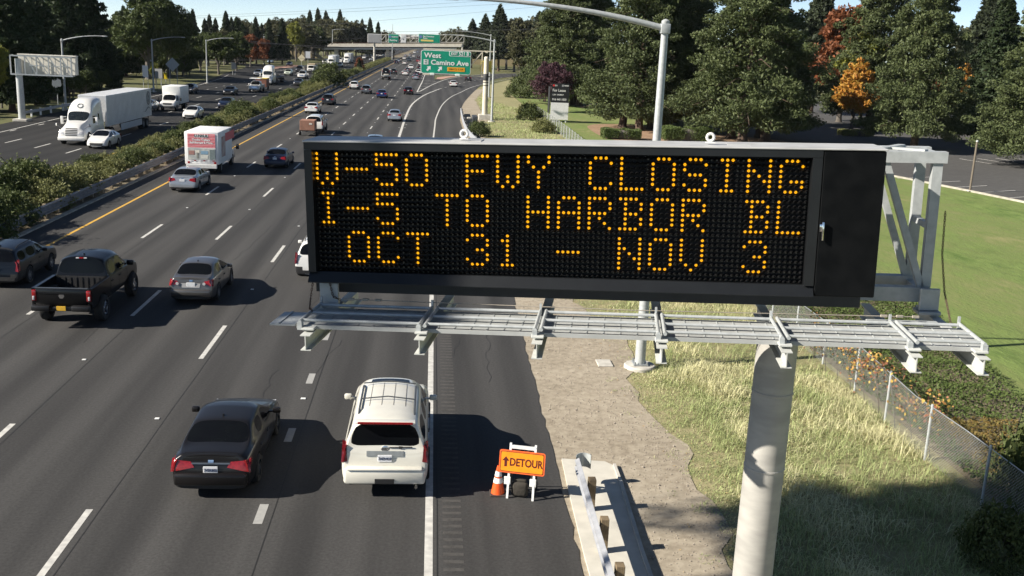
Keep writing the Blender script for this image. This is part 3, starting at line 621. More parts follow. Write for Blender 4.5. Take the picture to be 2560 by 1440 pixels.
    for c in range(96):
        for r_ in range(25):
            x, z = c*A, -r_*V; b = len(hood.v); rad = .0285
            for y, f in ((.025, 1.), (-.055, .94)):
                for a in arc: hood.v.append((x+rad*f*math.cos(a), y if a not in () else y, z+rad*f*math.sin(a)))
            n = len(arc); hood.f += [(b+i, b+i+1, b+n+i+1, b+n+i) for i in range(n-1)]; hood.m += [0]*(n-1)
            if (c, r_) in lit:
                Q = L.setdefault(lit[(c, r_)], MB()); Q.lathe([(.0195, .012), (.0195, -.012), (.017, -.026), (.009, -.034), (0, -.036)], 10, 'z', (0, 0, 0))
                b2 = len(Q.v)-50
                for i in range(b2, len(Q.v)): u = Q.v[i]; Q.v[i] = (x+u[0], u[2], z+u[1])
            else:
                for a0 in (0,):
                    b = len(lens.v); lens.v += [(x+.012*math.cos(k*math.pi/3), .012, z+.012*math.sin(k*math.pi/3)-.006) for k in range(6)]; lens.f.append(tuple(b+i for i in range(6))); lens.m.append(0)
    s_ = struct(B(hood, 'lens_hood', mat('hood_black', (.010, .010, .0105), .5, 0, (.007, .007, .0075), 30)), 'stuff'); s_.data.polygons.foreach_set('use_smooth', [True]*len(s_.data.polygons))
    struct(B(lens, 'unlit_lens', mat('unlit_lens', (.16, .155, .135), .4, 0, (.12, .115, .1), 40)), 'stuff')
    LED = mat('amber_led', (.3, .12, .004), .4, emit=((1., .42, .006), .60))
    BK = mat('module_black', (.004, .004, .004), .8)
    for (r_, k), q in L.items():
        us = [v[0] for v in q.v]; ws = [v[2] for v in q.v]; q.box(((min(us)+max(us))/2, .016, (min(ws)+max(ws))/2), (max(us)-min(us), .009, max(ws)-min(ws)), 1); B(q, 'lit_letter', [LED, BK])
    # lifting eyes
    for x in (1.97, 5.18):
        q = MB(); q.tube([(x+.045*math.cos(a), .12, zt+.11+.045*math.sin(a)) for a in [2*math.pi*k/16 for k in range(17)]], .019, 8); q.box((x, .12, zt+.055), (.05, .03, .04)); q.box((x, .12, zt+.045), (.12, .08, .012)); B(q, 'lifting_eye', mat('eye_white', (.72, .71, .68), .5), t, 40)
    # truss behind the case
    q = MB(); ty0, ty1 = .95, 1.7; xr = 8.33; tz, bz = -.01, -1.9
    for y in (ty0, ty1):
        q.beam((x0, y, tz), (xr+.06, y, tz), .16, .15); q.beam((x0+.1, y, bz), (xr, y, bz), .16, .2)
        xs = [0.2, 1.5, 2.8, 4.1, 5.4, 6.7, 7.55, xr-.05]
        for i, x in enumerate(xs): q.beam((x, y+.004, tz-.08), (x, y+.004, bz+.1), .1 if i < 7 else .13, .11)
        for a, b in zip(xs[:-1], xs[1:]): q.beam((a+.06, y-.006, tz-.08), (b-.06, y-.006, bz+.1), .09, .09)
    for x in (.2, 2.8, 5.4, xr-.06): q.beam((x, ty0+.08, tz+.01), (x, ty1-.08, tz+.01), .1, .1); q.beam((x, ty0+.08, bz), (x, ty1-.08, bz), .1, .1); q.beam((x-.01, ty0+.06, -.95), (x-.01, ty1-.06, -.95), .08, .08)
    q.beam((7.5, ty0+.05, tz+.09), (8.0, ty1, tz+.09), .1, .03); q.beam((7.3, ty1, tz+.085), (xr-.2, ty0+.02, tz+.085), .1, .03)
    B(q, 'back_truss', GALVL)
    q = MB(); q.box((3.55, .42, zb-.12), (7.4, .42, .2)); B(q, 'bottom_chord', mat('chord_shaded', (.03, .032, .034), .6, .2))  # shadow under the case is put into the chord's dark colour
    for x in (.1, xr-.05):
        q = MB(); q.cbox((x, ty0-.25 if x > 1 else .0, bz-.02), (.26, .06, .3), .01); q.cbox((x, ty0-.2 if x > 1 else .05, bz-.2), (.3, .3, .05), .01); B(q, 'hanger_plate', GALVL)
    # catwalk
    cz, cy0, cy1, cx0, cx1 = -2.12, -1.02, -.12, -.05, 8.5
    q = MB(); n = int((cx1-cx0)/.021)
    q.box(((cx0+cx1)/2, cy0+.012, cz), (cx1-cx0, .025, .05)); q.box(((cx0+cx1)/2, cy1-.012, cz), (cx1-cx0, .025, .05)); q.box(((cx0+cx1)/2, (cy0+cy1)/2, cz), (cx1-cx0, .02, .045))
    for i in range(int((cx1-cx0)/.0185)): q.box((cx0+.012+i*.0185, (cy0+cy1)/2, cz+.004), (.0179, cy1-cy0-.06, .03))
    gr = B(q, 'grating', mat('grating_steel', (.40, .41, .40), .6, .1, (.34, .35, .34), 4))
    q = MB()
    for i in range(int((cx1-cx0)/.21)): q.box((cx0+.15+i*.21, (cy0+cy1)/2, cz+.022), (.014, cy1-cy0-.04, .008))
    B(q, 'grating_bar', GALVL, gr)
    BX = [.14, 1.6, 3.07, 4.6, 6.09, 7.6, 8.37]
    for x in BX:
        q = MB(); ya, yb2 = -1.28, 1.35
        q.box((x, (ya+yb2)/2, cz-.045), (.13, yb2-ya, .012)); q.box((x, (ya+yb2)/2, cz-.235), (.13, yb2-ya, .012)); q.box((x, (ya+yb2)/2, cz-.14), (.012, yb2-ya, .172)); q.cbox((x, cy0-.06, cz+.005), (.16, .16, .03), .006, 0, 1)
        B(q, 'support_beam', mat('beam_pale', (.52, .53, .50), .55, .1, (.44, .45, .43), 5))
    # the safety rail lies folded down on the grating, in sections
    SX = [(0.02, 1.56), (1.64, 3.03), (3.11, 4.56), (4.64, 6.05), (6.13, 7.56), (7.64, 8.42)]
    for a, b in SX:
        q = MB(); z = cz+.085
        for y in (-1.0, -.62, -.2): q.tube([(a, y, z), (b, y, z)], .021, 8)
        for x in (a, b): q.tube([(x, -1.1, z+.002), (x, -.14, z+.002)], .024, 8)
        B(q, 'folded_rail', GALVL, t, 40)
        for x in (a, b):
            if x in (1.64, 3.11, 4.64, 6.13, 7.64): continue
            q = MB(); q.box((x, -1.08, cz+.035), (.06, .08, .1)); B(q, 'rail_clamp', GALVL); q = MB(); q.box((x+.0, -.13, cz+.1), (.03, .03, .16)); B(q, 'cable_post', GALVL)
    q = MB(); q.tube([(.3, -.06, cz+.14), (4.2, -.06, cz+.11), (7.9, -.06, cz+.14)], .006, 6)
    for x in (.42, .62, .8, 7.5, 7.7, 7.9): q.cbox((x, -.06, cz+.14), (.09, .03, .035), .006, 0, 1)
    B(q, 'safety_cable', mat('cable_steel', (.45, .40, .33), .5, .5))
    q = MB(); q.box((-.27, -.62, cz-.01), (.34, .62, .02)); q.box((-.33, -.62, cz+.005), (.03, .62, .012)); B(q, 'end_plate', GALVL)
    q = MB(); q.cbox((7.75, -.02, cz+.05), (.9, .14, .03), .006, 0, 1); B(q, 'end_bracket', GALVL)
    # chains
    RUST = mat('rusty_chain', (.11, .065, .045), .85, .2, (.07, .045, .035), 30)
    def chain(pts):
        q = MB(); P = [Vector(p) for p in pts]; ls = [0]
        for a, b in zip(P[:-1], P[1:]): ls.append(ls[-1]+(b-a).length)
        k = 0; d = 0
        while d < ls[-1]:
            i = max(j for j in range(len(P)-1) if ls[j] <= d); f = (d-ls[i])/(ls[i+1]-ls[i]); c = P[i].lerp(P[i+1], f); dr = (P[i+1]-P[i]).normalized()
            sdv = dr.cross(Vector((0, 1, 0)) if k % 2 else Vector((1, .3, 0))).normalized()
            q.tube([c+dr*.024*math.cos(a)+sdv*.013*math.sin(a) for a in [2*math.pi*j/8 for j in range(9)]], .0045, 5, caps=False); d += .034; k += 1
        return q
    B(chain([(-.1, -.1, zb-.02), (-.11, -.2, -1.95), (-.06, -.42, -2.04), (.02, -.6, -1.99), (.05, -.66, cz+.1)]), 'chain', RUST)
    B(chain([(.12, -.05, zb-.02), (.16, -.05, -1.95), (.28, -.06, -2.0)]), 'chain', RUST)
    B(chain([(xr+.1, .88, -.75), (xr+.09, .8, -1.3), (xr+.06, .45, -1.75), (xr+.03, .0, -2.05)]), 'chain', RUST)
    # mast, plumb in the world
    q = MB(); q.lathe([(.31, 0), (.31, .06), (.285, .08), (.275, 6.55), (.0, 6.6)], 32, 'z')
    for zz in (5.74, 4.62): q.lathe([(.277, zz-.02), (.284, zz-.012), (.284, zz+.012), (.277, zz+.02)], 32, 'z')
    q.build('mast', POLEM, t, 40)
    MB().cbox((0, 0, .1), (1.3, 1.3, .3), .05).build('footing', CONC, t)
    return t

def street_lamp(x, y, h, arm, label, rz=0., group='street lamps', rad=.09, rise=.6, base=True, m=None, key='street_lamp'):
    """a tapered pole with an arched arm reaching along -X"""
    m = m or GALVL
    t = thing(key, label, 'street lamp', (x, y, 0), rz, group)
    q = MB(); q.tube([(0, 0, 0), (0, 0, h)], [rad*1.55, rad*.95], 16); q.lathe([(rad*1.02, h-.02), (rad*1.1, h), (rad*1.1, h+.05), (rad*.5, h+.1), (0, h+.11)], 16); q.build('pole', m, t, 40)
    q = MB(); ps = []
    for k in range(15):
        f = k/14; ps.append((-arm*f, 0, h-.18+rise*(1-(1-f)**2.2)))
    q.tube(ps, [rad*.85-(rad*.45)*k/14 for k in range(15)], 12); q.cbox((-.0, 0, h-.18), (rad*2.5, rad*2.5, .3), .02); q.build('arm', m, t, 40)
    e = ps[-1]; q = MB(); q.cbox((e[0]-.28, 0, e[2]), (.62, .26, .1), .035); q.cbox((e[0]-.36, 0, e[2]-.055), (.4, .2, .03), .01); q.build('lamp_head', mat('lamp_head', (.55, .56, .55), .5, .2), t, 40)
    if base:
        q = MB(); q.lathe([(rad*4.6, -.1), (rad*4.6, .06), (rad*4.3, .1), (0, .1)], 18); q.build('footing', CONC, t, 30)
        q = MB(); q.cbox((0, 0, .13), (rad*4.2, rad*4.2, .05), .01)
        for i in (-1, 1):
            for j in (-1, 1): q.box((i*rad*1.7, j*rad*1.7, .18), (.05, .05, .1))
        q.build('base_plate', GALV, t)
    return t

def exit_sign():
    t = thing('exit_sign', 'green overhead exit sign for El Camino Ave on a single cream pole beside the ramp', 'road sign', (7.05, 141.2, 0))
    CRM = mat('cream_steel', (.60, .55, .44), .6, 0, (.52, .47, .38), 2)
    q = MB(); q.tube([(0, 0, .3), (0, 0, 8.3)], [.4, .34], 20); q.lathe([(.34, 8.3), (.25, 8.5), (0, 8.55)], 20); q.build('pole', CRM, t, 40)
    for z in (4.6, 5.0, 5.3): MB().lathe([(.36, z), (.40, z+.02), (.40, z+.1), (.36, z+.12)], 20).build('strap', mat('strap_dark', (.05, .05, .05), .6), t, 40)
    MB().lathe([(.39, 5.42), (.395, 5.44), (.385, 6.2), (.37, 6.22)], 20).build('wrapped_band', mat('band_dark', (.04, .042, .045), .7), t, 40)
    MB().cbox((0, 0, .3), (1.7, 1.7, .8), .06).build('footing', CONC, t)
    x0, x1, z0, z1 = -9.0, -2.15, 5.95, 9.1
    q = MB(); q.beam((x0+.3, .45, z1+.12), (1.3, .45, z1+.12), .16, .16); q.beam((x0+.3, .45, z0-.12), (1.0, .45, z0-.12), .2, .2)
    for x in (-8, -5.6, -3.2, -.6, 1.05): q.beam((x, .45, z0-.1), (x, .45, z1+.1), .13, .13)
    for a, b in ((-8, -5.6), (-3.2, -5.6), (-3.2, -.6)): q.beam((a, .46, z0), (b, .46, z1), .12, .12)
    q.beam((0, .2, z1+.02), (0, .45, z1+.02), .3, .2); q.beam((0, .2, z0-.12), (0, .45, z0-.12), .5, .24); q.build('truss', CRM, t)
    def rr_(x0, x1, z0, z1, r): return [(cx+r*math.cos(R(a)), cz+r*math.sin(R(a))) for cx, cz, s in ((x1-r, z1-r, 0), (x0+r, z1-r, 90), (x0+r, z0+r, 180), (x1-r, z0+r, 270)) for a in range(s, s+91, 15)]
    def panel(parent, x0, x1, z0, z1, r, m, name, y=0., bw=.08):
        MB().prism(rr_(x0, x1, z0, z1, r), y, y+.06, 'y').build(name+'_border', WHITEP, parent); return MB().prism(rr_(x0+bw, x1-bw, z0+bw, z1-bw, r*.85), y-.012, y-.002, 'y').build(name, GREEN, parent)
    p = panel(t, x0, x1, z0, z1, .35, GREEN, 'sign_panel')
    panel(t, x1-3.0, x1-.0, z1-.72, z1+.0, .18, GREEN, 'exit_tab', -.03)
    W = WHITEP
    text('lettering', 'EXIT', .5, W, t, at_s(x1-2.28, -.06, z1-.37), .01, .9, bold=.012); text('lettering', '521 B', .66, W, t, at_s(x1-.98, -.06, z1-.37), .01, .9, bold=.014)
    text('lettering', 'West', .92, W, t, at_s(x0+1.6, -.03, z0+2.42), .01, 1.1, bold=.022); text('lettering', 'El Camino Ave', .92, W, t, at_s(x0+3.45, -.03, z0+1.5), .01, 1.12, bold=.022)
    for x in (x0+1.1, x0+2.65):
        P = [(-.13, -.38), (.13, -.38), (.13, .02), (.34, .02), (0, .42), (-.34, .02), (-.13, .02)]; a = R(-38)
        MB().prism([(x+u*math.cos(a)-v*math.sin(a), z0+.68+u*math.sin(a)+v*math.cos(a)) for u, v in P], -.03, -.014, 'y').build('arrow', W, t)
    pl = MB().cbox((x0+4.85, -.03, z0+.68), (2.4, .03, .56), .01, 0, 1).build('advisory_plate', mat('sign_amber', (.75, .33, .01), .5), t)
    text('lettering', 'MIN CL 4 1/4', .34, mat('sign_ink', (.12, .06, .01), .6), pl, at_s(x0+4.85, -.052, z0+.68), .004)
    for x in (x0+1.6, x0+5.1): MB().cbox((x, -.1, z0-.06), (.6, .5, .32), .05).build('sign_light', mat('fixture_pale', (.70, .74, .70), .5), t)
    MB().box((.0, .75, 7.2), (1.5, .04, 1.5)).build('yellow_plate', mat('sign_yellow', (.72, .6, .12), .5), t)
    return t

def gantry():
    Y = 435.; t = thing('sign_gantry', 'pale truss gantry across the northbound lanes carrying two green signs and a white one', 'sign gantry', (-25.2, Y, 0))
    k = 435/330; CR = mat('gantry_cream', (.52, .50, .44), .6); o = -25.2
    z0, z1 = 6.5*k+.3, 8.8*k+.3; xa, xb = -21.2*k-o, 9.2*k-o; sl = (9.9-8.6)*k/(xb-xa)
    def Z(x, z): return z+(x-xa)*sl*.9
    MB().tube([(0, 0, 0), (0, 0, Z(0, z0))], .42, 12).build('pole', CR, t, 40); MB().tube([(xb-.5, 0, 0), (xb-.5, 0, Z(xb, z0))], .42, 12).build('pole', CR, t, 40)
    q = MB(); n = 16
    for y in (-.9, .9):
        q.beam((xa, y, Z(xa, z0)), (xb, y, Z(xb, z0)), .28, .28); q.beam((xa, y, Z(xa, z1)), (xb, y, Z(xb, z1)), .28, .28)
        for i in range(n+1):
            x = xa+(xb-xa)*i/n; q.beam((x, y, Z(x, z0)), (x, y, Z(x, z1)), .2, .2)
            if i < n: x2 = xa+(xb-xa)*(i+1)/n; q.beam((x, y, Z(x, z0)), (x2, y, Z(x2, z1)), .2, .2)
    q.build('truss', CR, t)
    def P(x0, x1, m, n, dz=0):
        x0, x1 = x0*k-o, x1*k-o; xm = (x0+x1)/2; q = MB(); q.box((xm, -1.1, Z(xm, (z0+z1)/2)+dz), (x1-x0, .1, z1-z0+.3)); MB().box((xm, -1.04, Z(xm, (z0+z1)/2)+dz), (x1-x0+.3, .06, z1-z0+.6)).build('sign_border', WHITEP, t)
        return q.build(n, m, t), xm, Z(xm, (z0+z1)/2)
    p, x, z = P(-14.6, -11.6, GREEN, 'sign_panel'); text('lettering', 'NORTH', .72, WHITEP, p, at_s(x+.5, -1.17, z+.6), .01, bold=.02); text('lettering', 'Redding', .95, WHITEP, p, at_s(x, -1.17, z-.75), .01, bold=.025)
    MB().prism([(x-1.45+.5*math.cos(a), z+.65+.5*math.sin(a)) for a in [2*math.pi*i/12 for i in range(12)]], -1.2, -1.16, 'y').build('route_shield', mat('shield_blue', (.16, .22, .5), .5), p)
    p, x, z = P(-10.7, -9.2, WHITEP, 'white_sign'); MB().prism([(x-.3, z-.2), (x+.3, z-.2), (x, z-.7)], -1.2, -1.16, 'y').build('diamond_mark', TRIM, p)
    p, x, z = P(-5.1, 1.5, GREEN, 'sign_panel'); text('lettering', 'San Francisco', .85, WHITEP, p, at_s(x-.3, -1.17, z+.85), .01, bold=.025); text('lettering', 'Reno', .85, WHITEP, p, at_s(x-1.7, -1.17, z+.1), .01, bold=.025)
    MB().prism([(x-3.6+.6*math.cos(a), z+.6+.6*math.sin(a)) for a in [2*math.pi*i/12 for i in range(12)]], -1.2, -1.16, 'y').build('route_shield', mat('shield_blue', (.16, .22, .5), .5), p)
    MB().box((x-.9, -1.17, z-.85), (5.2, .03, .7)).build('advisory_plate', mat('sign_yellow2', (.80, .62, .18), .5), p)
    p, x, z = P(-21.1, -17.2, mat('panel_back', (.36, .36, .36), .6, .3), 'sign_back')
    return t

def lease_sign():
    t = thing('lease_sign', 'black and white For Lease sign board on two white posts on the lawn', 'sign', (17.5, 141.4, 0)); w = 1.24
    for s in (-.8, .95): MB().box((s, .1, 2.2), (.16, .12, 4.6)).build('post', WHITEP, t)
    MB().box((0, 0, 1.5), (2.5, .06, 2.35)).build('blank_panel', mat('board_white', (.82, .82, .82), .5), t)
    b = MB().box((0, 0, 4.0), (2.5, .06, 2.64)).build('lettered_panel', mat('board_black', (.012, .013, .016), .5), t)
    for s, z, sz in (('For Lease', 4.35, .52), ('1,200 - 300,000 SF', 3.75, .235), ('916 440 1820', 3.1, .4)): text('lettering', s, sz, WHITEP, b, at_s(-1.1, -.045, z), .004, .9, 'LEFT', .006)
    MB().prism([(-.95+.15*math.cos(i*.5236), 5.02+.15*math.sin(i*.5236)) for i in range(12)], -.05, -.034, 'y').build('red_mark', mat('mark_red', (.6, .03, .03), .5), b)
    text('lettering', 'JLL', .27, WHITEP, b, at_s(-.76, -.045, 5.02), .004, 1, 'LEFT', .004)
    MB().box((.32, -.04, 5.02), (.26, .012, .28)).build('grey_mark', mat('mark_grey', (.3, .3, .32), .5), b); MB().box((.83, -.04, 5.02), (.62, .012, .13)).build('pale_mark', mat('mark_pale', (.6, .6, .6), .5), b)
    MB().box((-1.42, .9, 3.0), (.1, 1.9, 3.6)).build('side_board', mat('board_dark', (.02, .02, .022), .6), t)
    return t

def far_message_sign():
    t = thing('message_sign', 'back of a white message sign on a galvanised mast beside the southbound lanes', 'message sign', (-44.5, 113.7, 0))
    MB().tube([(0, 0, 0), (0, 0, 6.6)], [.37, .33], 20).build('mast', GALVL, t, 40); MB().cbox((0, 0, .1), (1.5, 1.5, .3), .06).build('footing', CONC, t)
    PW = mat('case_cream', (.70, .67, .58), .5, 0, (.60, .57, .5), 2)
    q = MB(); q.cbox((2.85, .75, 6.02), (6.0, .7, 1.95), .03); q.build('housing', PW, t); q = MB(); q.cbox((2.85, .75, 7.05), (6.1, .85, .1), .02); q.build('top_cover', PW, t)
    q = MB(); y = -.42
    q.beam((-.7, y, 6.92), (5.75, y, 6.92), .12, .14); q.beam((-.7, y, 4.98), (5.75, y, 4.98), .14, .16); q.beam((1.2, y, 5.95), (5.7, y, 5.95), .08, .08)
    xs = [-.65, .85, 2.05, 3.3, 4.55, 5.65]
    for x in xs: q.beam((x, y, 5.0), (x, y, 6.9), .11, .12); q.beam((x, y, 6.92), (x, .4, 6.98), .1, .08); q.beam((x, y, 4.98), (x, .4, 4.98), .1, .1)
    for a, b in zip(xs[1:-1], xs[2:]): q.beam((a+.1, y+.02, 6.85), (b-.1, y+.02, 5.05), .08, .08); q.beam((a+.5, .2, 5.1), (a+.5, .2, 6.8), .06, .06)
    q.build('back_truss', GALV, t)
    return t
# ------------------------------------------------------------------ foliage helpers
def npmesh(name, V, F, m):
    """V (n,3), F (k,q) with a constant face size"""
    me = bpy.data.meshes.new(name); k, q = F.shape
    me.vertices.add(len(V)); me.vertices.foreach_set('co', V.astype(np.float32).ravel())
    me.loops.add(k*q); me.loops.foreach_set('vertex_index', F.astype(np.int32).ravel())
    me.polygons.add(k); me.polygons.foreach_set('loop_start', np.arange(0, k*q, q, dtype=np.int32)); me.polygons.foreach_set('loop_total', np.full(k, q, dtype=np.int32))
    me.materials.append(m); me.update(calc_edges=True); return me
def unit(n): v = RNG.normal(size=(n, 3)); return v/np.linalg.norm(v, axis=1, keepdims=True)
def leafmesh(name, P, size, m, flat=.0, asp=.55):
    n = len(P); size = np.asarray(size, float).reshape(-1, 1) if np.ndim(size) else size; a = unit(n); a[:, 2] *= (1-flat*.7); a /= np.linalg.norm(a, axis=1, keepdims=True)
    b = np.cross(a, unit(n)); 
    if flat: nz = np.tile([0, 0, 1.], (n, 1))+unit(n)*(1-flat)*1.2; b = np.cross(a, nz)
    b /= np.linalg.norm(b, axis=1, keepdims=True)
    s = size*RNG.uniform(.6, 1.25, (n, 1)); w = s*asp
    V = np.stack([P-a*s, P-b*w*.8+a*s*.1, P+a*s, P+b*w*.8+a*s*.1], 1).reshape(-1, 3)
    return npmesh(name, V, np.arange(4*n).reshape(n, 4), m)
def blobs(C, rad, k, sq=(1, 1, 1)):
    """k points round every clump centre, denser towards the skin"""
    n = len(C); r = np.asarray(rad).reshape(-1, 1, 1)*np.ones((n, 1, 1))
    u = unit(n*k).reshape(n, k, 3)*(RNG.uniform(.15, 1, (n, k, 1))**.5)*np.array(sq)
    return (C[:, None, :]+u*r).reshape(-1, 3)
def FOL(name, c1, c2, tr=.22): return mat('foliage_'+name, c1, .62, 0, c2, island=True, trans=tr, spec=.25)
BARK = mat('bark', (.10, .065, .045), .95, 0, (.06, .042, .03), 3, bump=.5, dist=.05, stretch=(3, 3, .6))
BARKG = mat('grey_bark', (.12, .105, .09), .95, 0, (.075, .066, .056), 3, bump=.5, dist=.05, stretch=(3, 3, .6))
def treething(key): return thing(key, 'prototype', 'tree')
def conifer(H, Rd, hc, n, k, ls, m, exp=.75, rad=.09, trunk=.5, ntr=1, droop=.25, key='conifer_tree', bark=BARK, lean=.0):
    t = treething(key)
    z = hc+(H-hc)*RNG.uniform(0, 1, n)**1.25; f = (z-hc)/(H-hc)
    env = Rd*(1-f)**exp*np.minimum(1, .72+f*3.5)
    a = RNG.uniform(0, 2*np.pi, n); lump = 1+.18*np.sin(a*3+z*.9)+.12*np.sin(a*5-z*1.7)
    r = env*lump*RNG.uniform(.35, 1, n)**.45
    C = np.stack([r*np.cos(a), r*np.sin(a), z-droop*r*.5], 1); C[:, 2] = np.maximum(C[:, 2], hc*.75)
    cr = rad*H*(.55+.6*(1-f))*RNG.uniform(.7, 1.25, n)*.5
    P = blobs(C, cr, k, (1.15, 1.15, .62)); tip = np.stack([RNG.normal(0, .12, 40*1), RNG.normal(0, .12, 40), H+RNG.uniform(-.08*H, .02*H, 40)], 1)
    ni = n*60; zi = hc+(H-hc)*.93*RNG.uniform(0, 1, ni)**1.15; fi = (zi-hc)/(H-hc); ai = RNG.uniform(0, 6.283, ni); ri = Rd*(1-fi)**exp*np.minimum(1, .72+fi*3.5)*RNG.uniform(0, .62, ni)**.6
    inner = np.stack([ri*np.cos(ai), ri*np.sin(ai), zi-droop*ri*.5], 1); allp = np.vstack([P, tip, inner])
    link('crown', leafmesh('crown', allp, np.concatenate([np.full(len(P)+40, ls), np.full(ni, ls*1.5)]), m, .25), t)
    q = MB()
    for i in range(ntr):
        ox, oy = (0, 0) if ntr == 1 else (math.cos(i*2.1)*Rd*.28, math.sin(i*2.1)*Rd*.28)
        q.tube([(ox, oy, -.1), (ox, oy, .4), (ox*.9, oy*.9, hc), (ox*.4, oy*.4, H*.6), (0, 0, H*.97)], [trunk*1.35, trunk, trunk*.85, trunk*.45, .04], 10)
        for j in range(26):
            zz = hc+(H*.9-hc)*j/26; aa = j*2.4; l = Rd*(1-(zz-hc)/(H-hc))**exp*.8; s = 1-.55*min(1, zz/(H*.6))
            q.tube([(ox*s, oy*s, zz), (ox*s+l*.5*math.cos(aa), oy*s+l*.5*math.sin(aa), zz+.05*l), (ox*s+l*math.cos(aa), oy*s+l*math.sin(aa), zz-.12*l)], [trunk*.16, trunk*.1, .02], 5, caps=False)
    q.build('trunk', bark, t, 50); return t
def broadleaf(H, W, hc, n, k, ls, m, lobes=7, trunk=.3, key='broadleaf_tree', bark=BARKG, clump=.1, top=.55):
    t = treething(key); L = []
    for i in range(lobes):
        a = 2*math.pi*i/lobes*1.6+random.uniform(-.4, .4); f = random.uniform(0, 1); rr1 = W*.5*random.uniform(.25, .62)*(1-.5*f)
        L.append((rr1*math.cos(a), rr1*math.sin(a), hc+(H-hc)*(.22+.6*f), W*random.uniform(.2, .3)*(1.1-.35*f)))
    L.append((0, 0, H-(H-hc)*.25, W*.22)); L.append((0, 0, hc+(H-hc)*.5, W*.3)); L = np.array(L)
    pick = RNG.integers(0, len(L), n); u = unit(n); u[:, 2] = np.abs(u[:, 2])*1.0-.35*(RNG.uniform(0, 1, n) < .45)
    C = L[pick, :3]+u*L[pick, 3:4]*np.array([1, 1, .95])*RNG.uniform(.55, 1.05, (n, 1)); C[:, 2] = np.clip(C[:, 2], hc*.85, H)
    P = blobs(C, clump*W*RNG.uniform(.6, 1.3, n)*.62, k, (1, 1, .8))
    inner = blobs(L[:, :3], L[:, 3]*.7, 380); link('crown', leafmesh('crown', np.vstack([P, inner]), np.concatenate([np.full(len(P), ls), np.full(len(inner), ls*1.25)]), m), t)
    q = MB(); q.tube([(0, 0, -.1), (0, 0, .3), (.1, 0, hc), (0, .1, H*.55), (0, 0, H*.85)], [trunk*1.4, trunk, trunk*.8, trunk*.4, .04], 9)
    for l in L[:-1]: q.tube([(0, 0, hc*.9), (l[0]*.5, l[1]*.5, (hc+l[2])/2), tuple(l[:3])], [trunk*.5, trunk*.3, .04], 6, caps=False)
    q.build('trunk', bark, t, 50); return t
def shrub(H, W, n, k, ls, m, key='shrub', dense=.8, tall=False):
    t = thing(key, 'prototype', 'shrub')
    u = unit(n); u[:, 2] = np.abs(u[:, 2]); C = u*np.array([W/2, W/2, H*.82])*RNG.uniform(.35, 1, (n, 1))**.5; C[:, 2] += .1*H
    P = blobs(C, .2*min(W, H)*RNG.uniform(.6, 1.4, n), k); P[:, 2] = np.maximum(P[:, 2], .02)
    sp = RNG.integers(0, n, n//2); S = C[sp]; tips = (S[:, None, :]*np.linspace(1.0, 1.32, 5)[None, :, None]).reshape(-1, 3)
    link('crown', leafmesh('crown', np.vstack([P, tips]), ls, m), t)
    q = MB()
    for i in range(9): j = i*n//9; q.tube([(0, 0, -.05), tuple(C[j]*.5), tuple(C[j])], [.035, .02, .008], 5, caps=False)
    q.build('stem', BARKG, t); return t
def hedge(name, label, x0, x1, y0, y1, h, rz, m, ls=.09, dens=900):
    t = thing(name, label, 'hedge', ((x0+x1)/2, (y0+y1)/2, 0), rz); w, l = x1-x0, y1-y0; n = int((w*l+2*h*(w+l))*dens*.5)
    u = unit(n); u[:, 2] = np.abs(u[:, 2]); s = np.abs(u)**.45*np.sign(u); P = s/np.max(np.abs(s), axis=1, keepdims=True)*np.array([w/2, l/2, h])*RNG.uniform(.9, 1.03, (n, 1))
    P[:, 2] = np.abs(P[:, 2])*(1+.06*np.sin(P[:, 0]*3)); link('foliage', leafmesh('foliage', P, ls, m), t)
    q = MB(); q.cbox((0, 0, h*.45), (w*.84, l*.84, h*.84), min(.3, h*.2)); q.build('twig_core', BARKG, t); return t
def blades(name, P, h, w, m, bend=.5):
    n = len(P); a = RNG.uniform(0, 2*np.pi, n); h = h*RNG.uniform(.45, 1.3, n); w = w*RNG.uniform(.6, 1.3, n)
    d = np.stack([np.cos(a), np.sin(a), 0*a], 1); s = np.stack([-np.sin(a), np.cos(a), 0*a], 1)
    lean = (RNG.uniform(.1, 1, n)*bend)[:, None]; z = np.array([0, 0, 1.])
    m1 = P+d*(h[:, None]*lean*.3)+z*(h[:, None]*.6); tp = P+d*(h[:, None]*lean)+z*(h[:, None]*(1-.25*lean))
    V = np.stack([P-s*w[:, None]/2, P+s*w[:, None]/2, m1+s*w[:, None]*.35, m1-s*w[:, None]*.35, tp], 1).reshape(-1, 3)
    b = np.arange(n)*5
    F = np.concatenate([np.stack([b, b+1, b+2, b+3], 1), np.stack([b+3, b+2, b+4, b+4], 1)])[:n]
    # quads and tip triangles in two meshes' worth of faces
    me = bpy.data.meshes.new(name); me.vertices.add(len(V)); me.vertices.foreach_set('co', V.astype(np.float32).ravel())
    Q = np.stack([b, b+1, b+2, b+3], 1).ravel(); T = np.stack([b+3, b+2, b+4], 1).ravel()
    me.loops.add(7*n); me.loops.foreach_set('vertex_index', np.concatenate([Q, T]).astype(np.int32)); me.polygons.add(2*n)
    me.polygons.foreach_set('loop_start', np.concatenate([np.arange(n)*4, 4*n+np.arange(n)*3]).astype(np.int32)); me.polygons.foreach_set('loop_total', np.concatenate([np.full(n, 4), np.full(n, 3)]).astype(np.int32))
    me.materials.append(m); me.update(calc_edges=True)
    return struct(link(name, me), 'stuff')
def inpoly(P, poly):
    x, y = P[:, 0], P[:, 1]; c = np.zeros(len(P), bool); n = len(poly)
    for i in range(n):
        (x1, y1), (x2, y2) = poly[i], poly[(i+1) % n]
        if y1 == y2: continue
        c ^= ((y1 > y) != (y2 > y)) & (x < (x2-x1)*(y-y1)/(y2-y1)+x1)
    return c
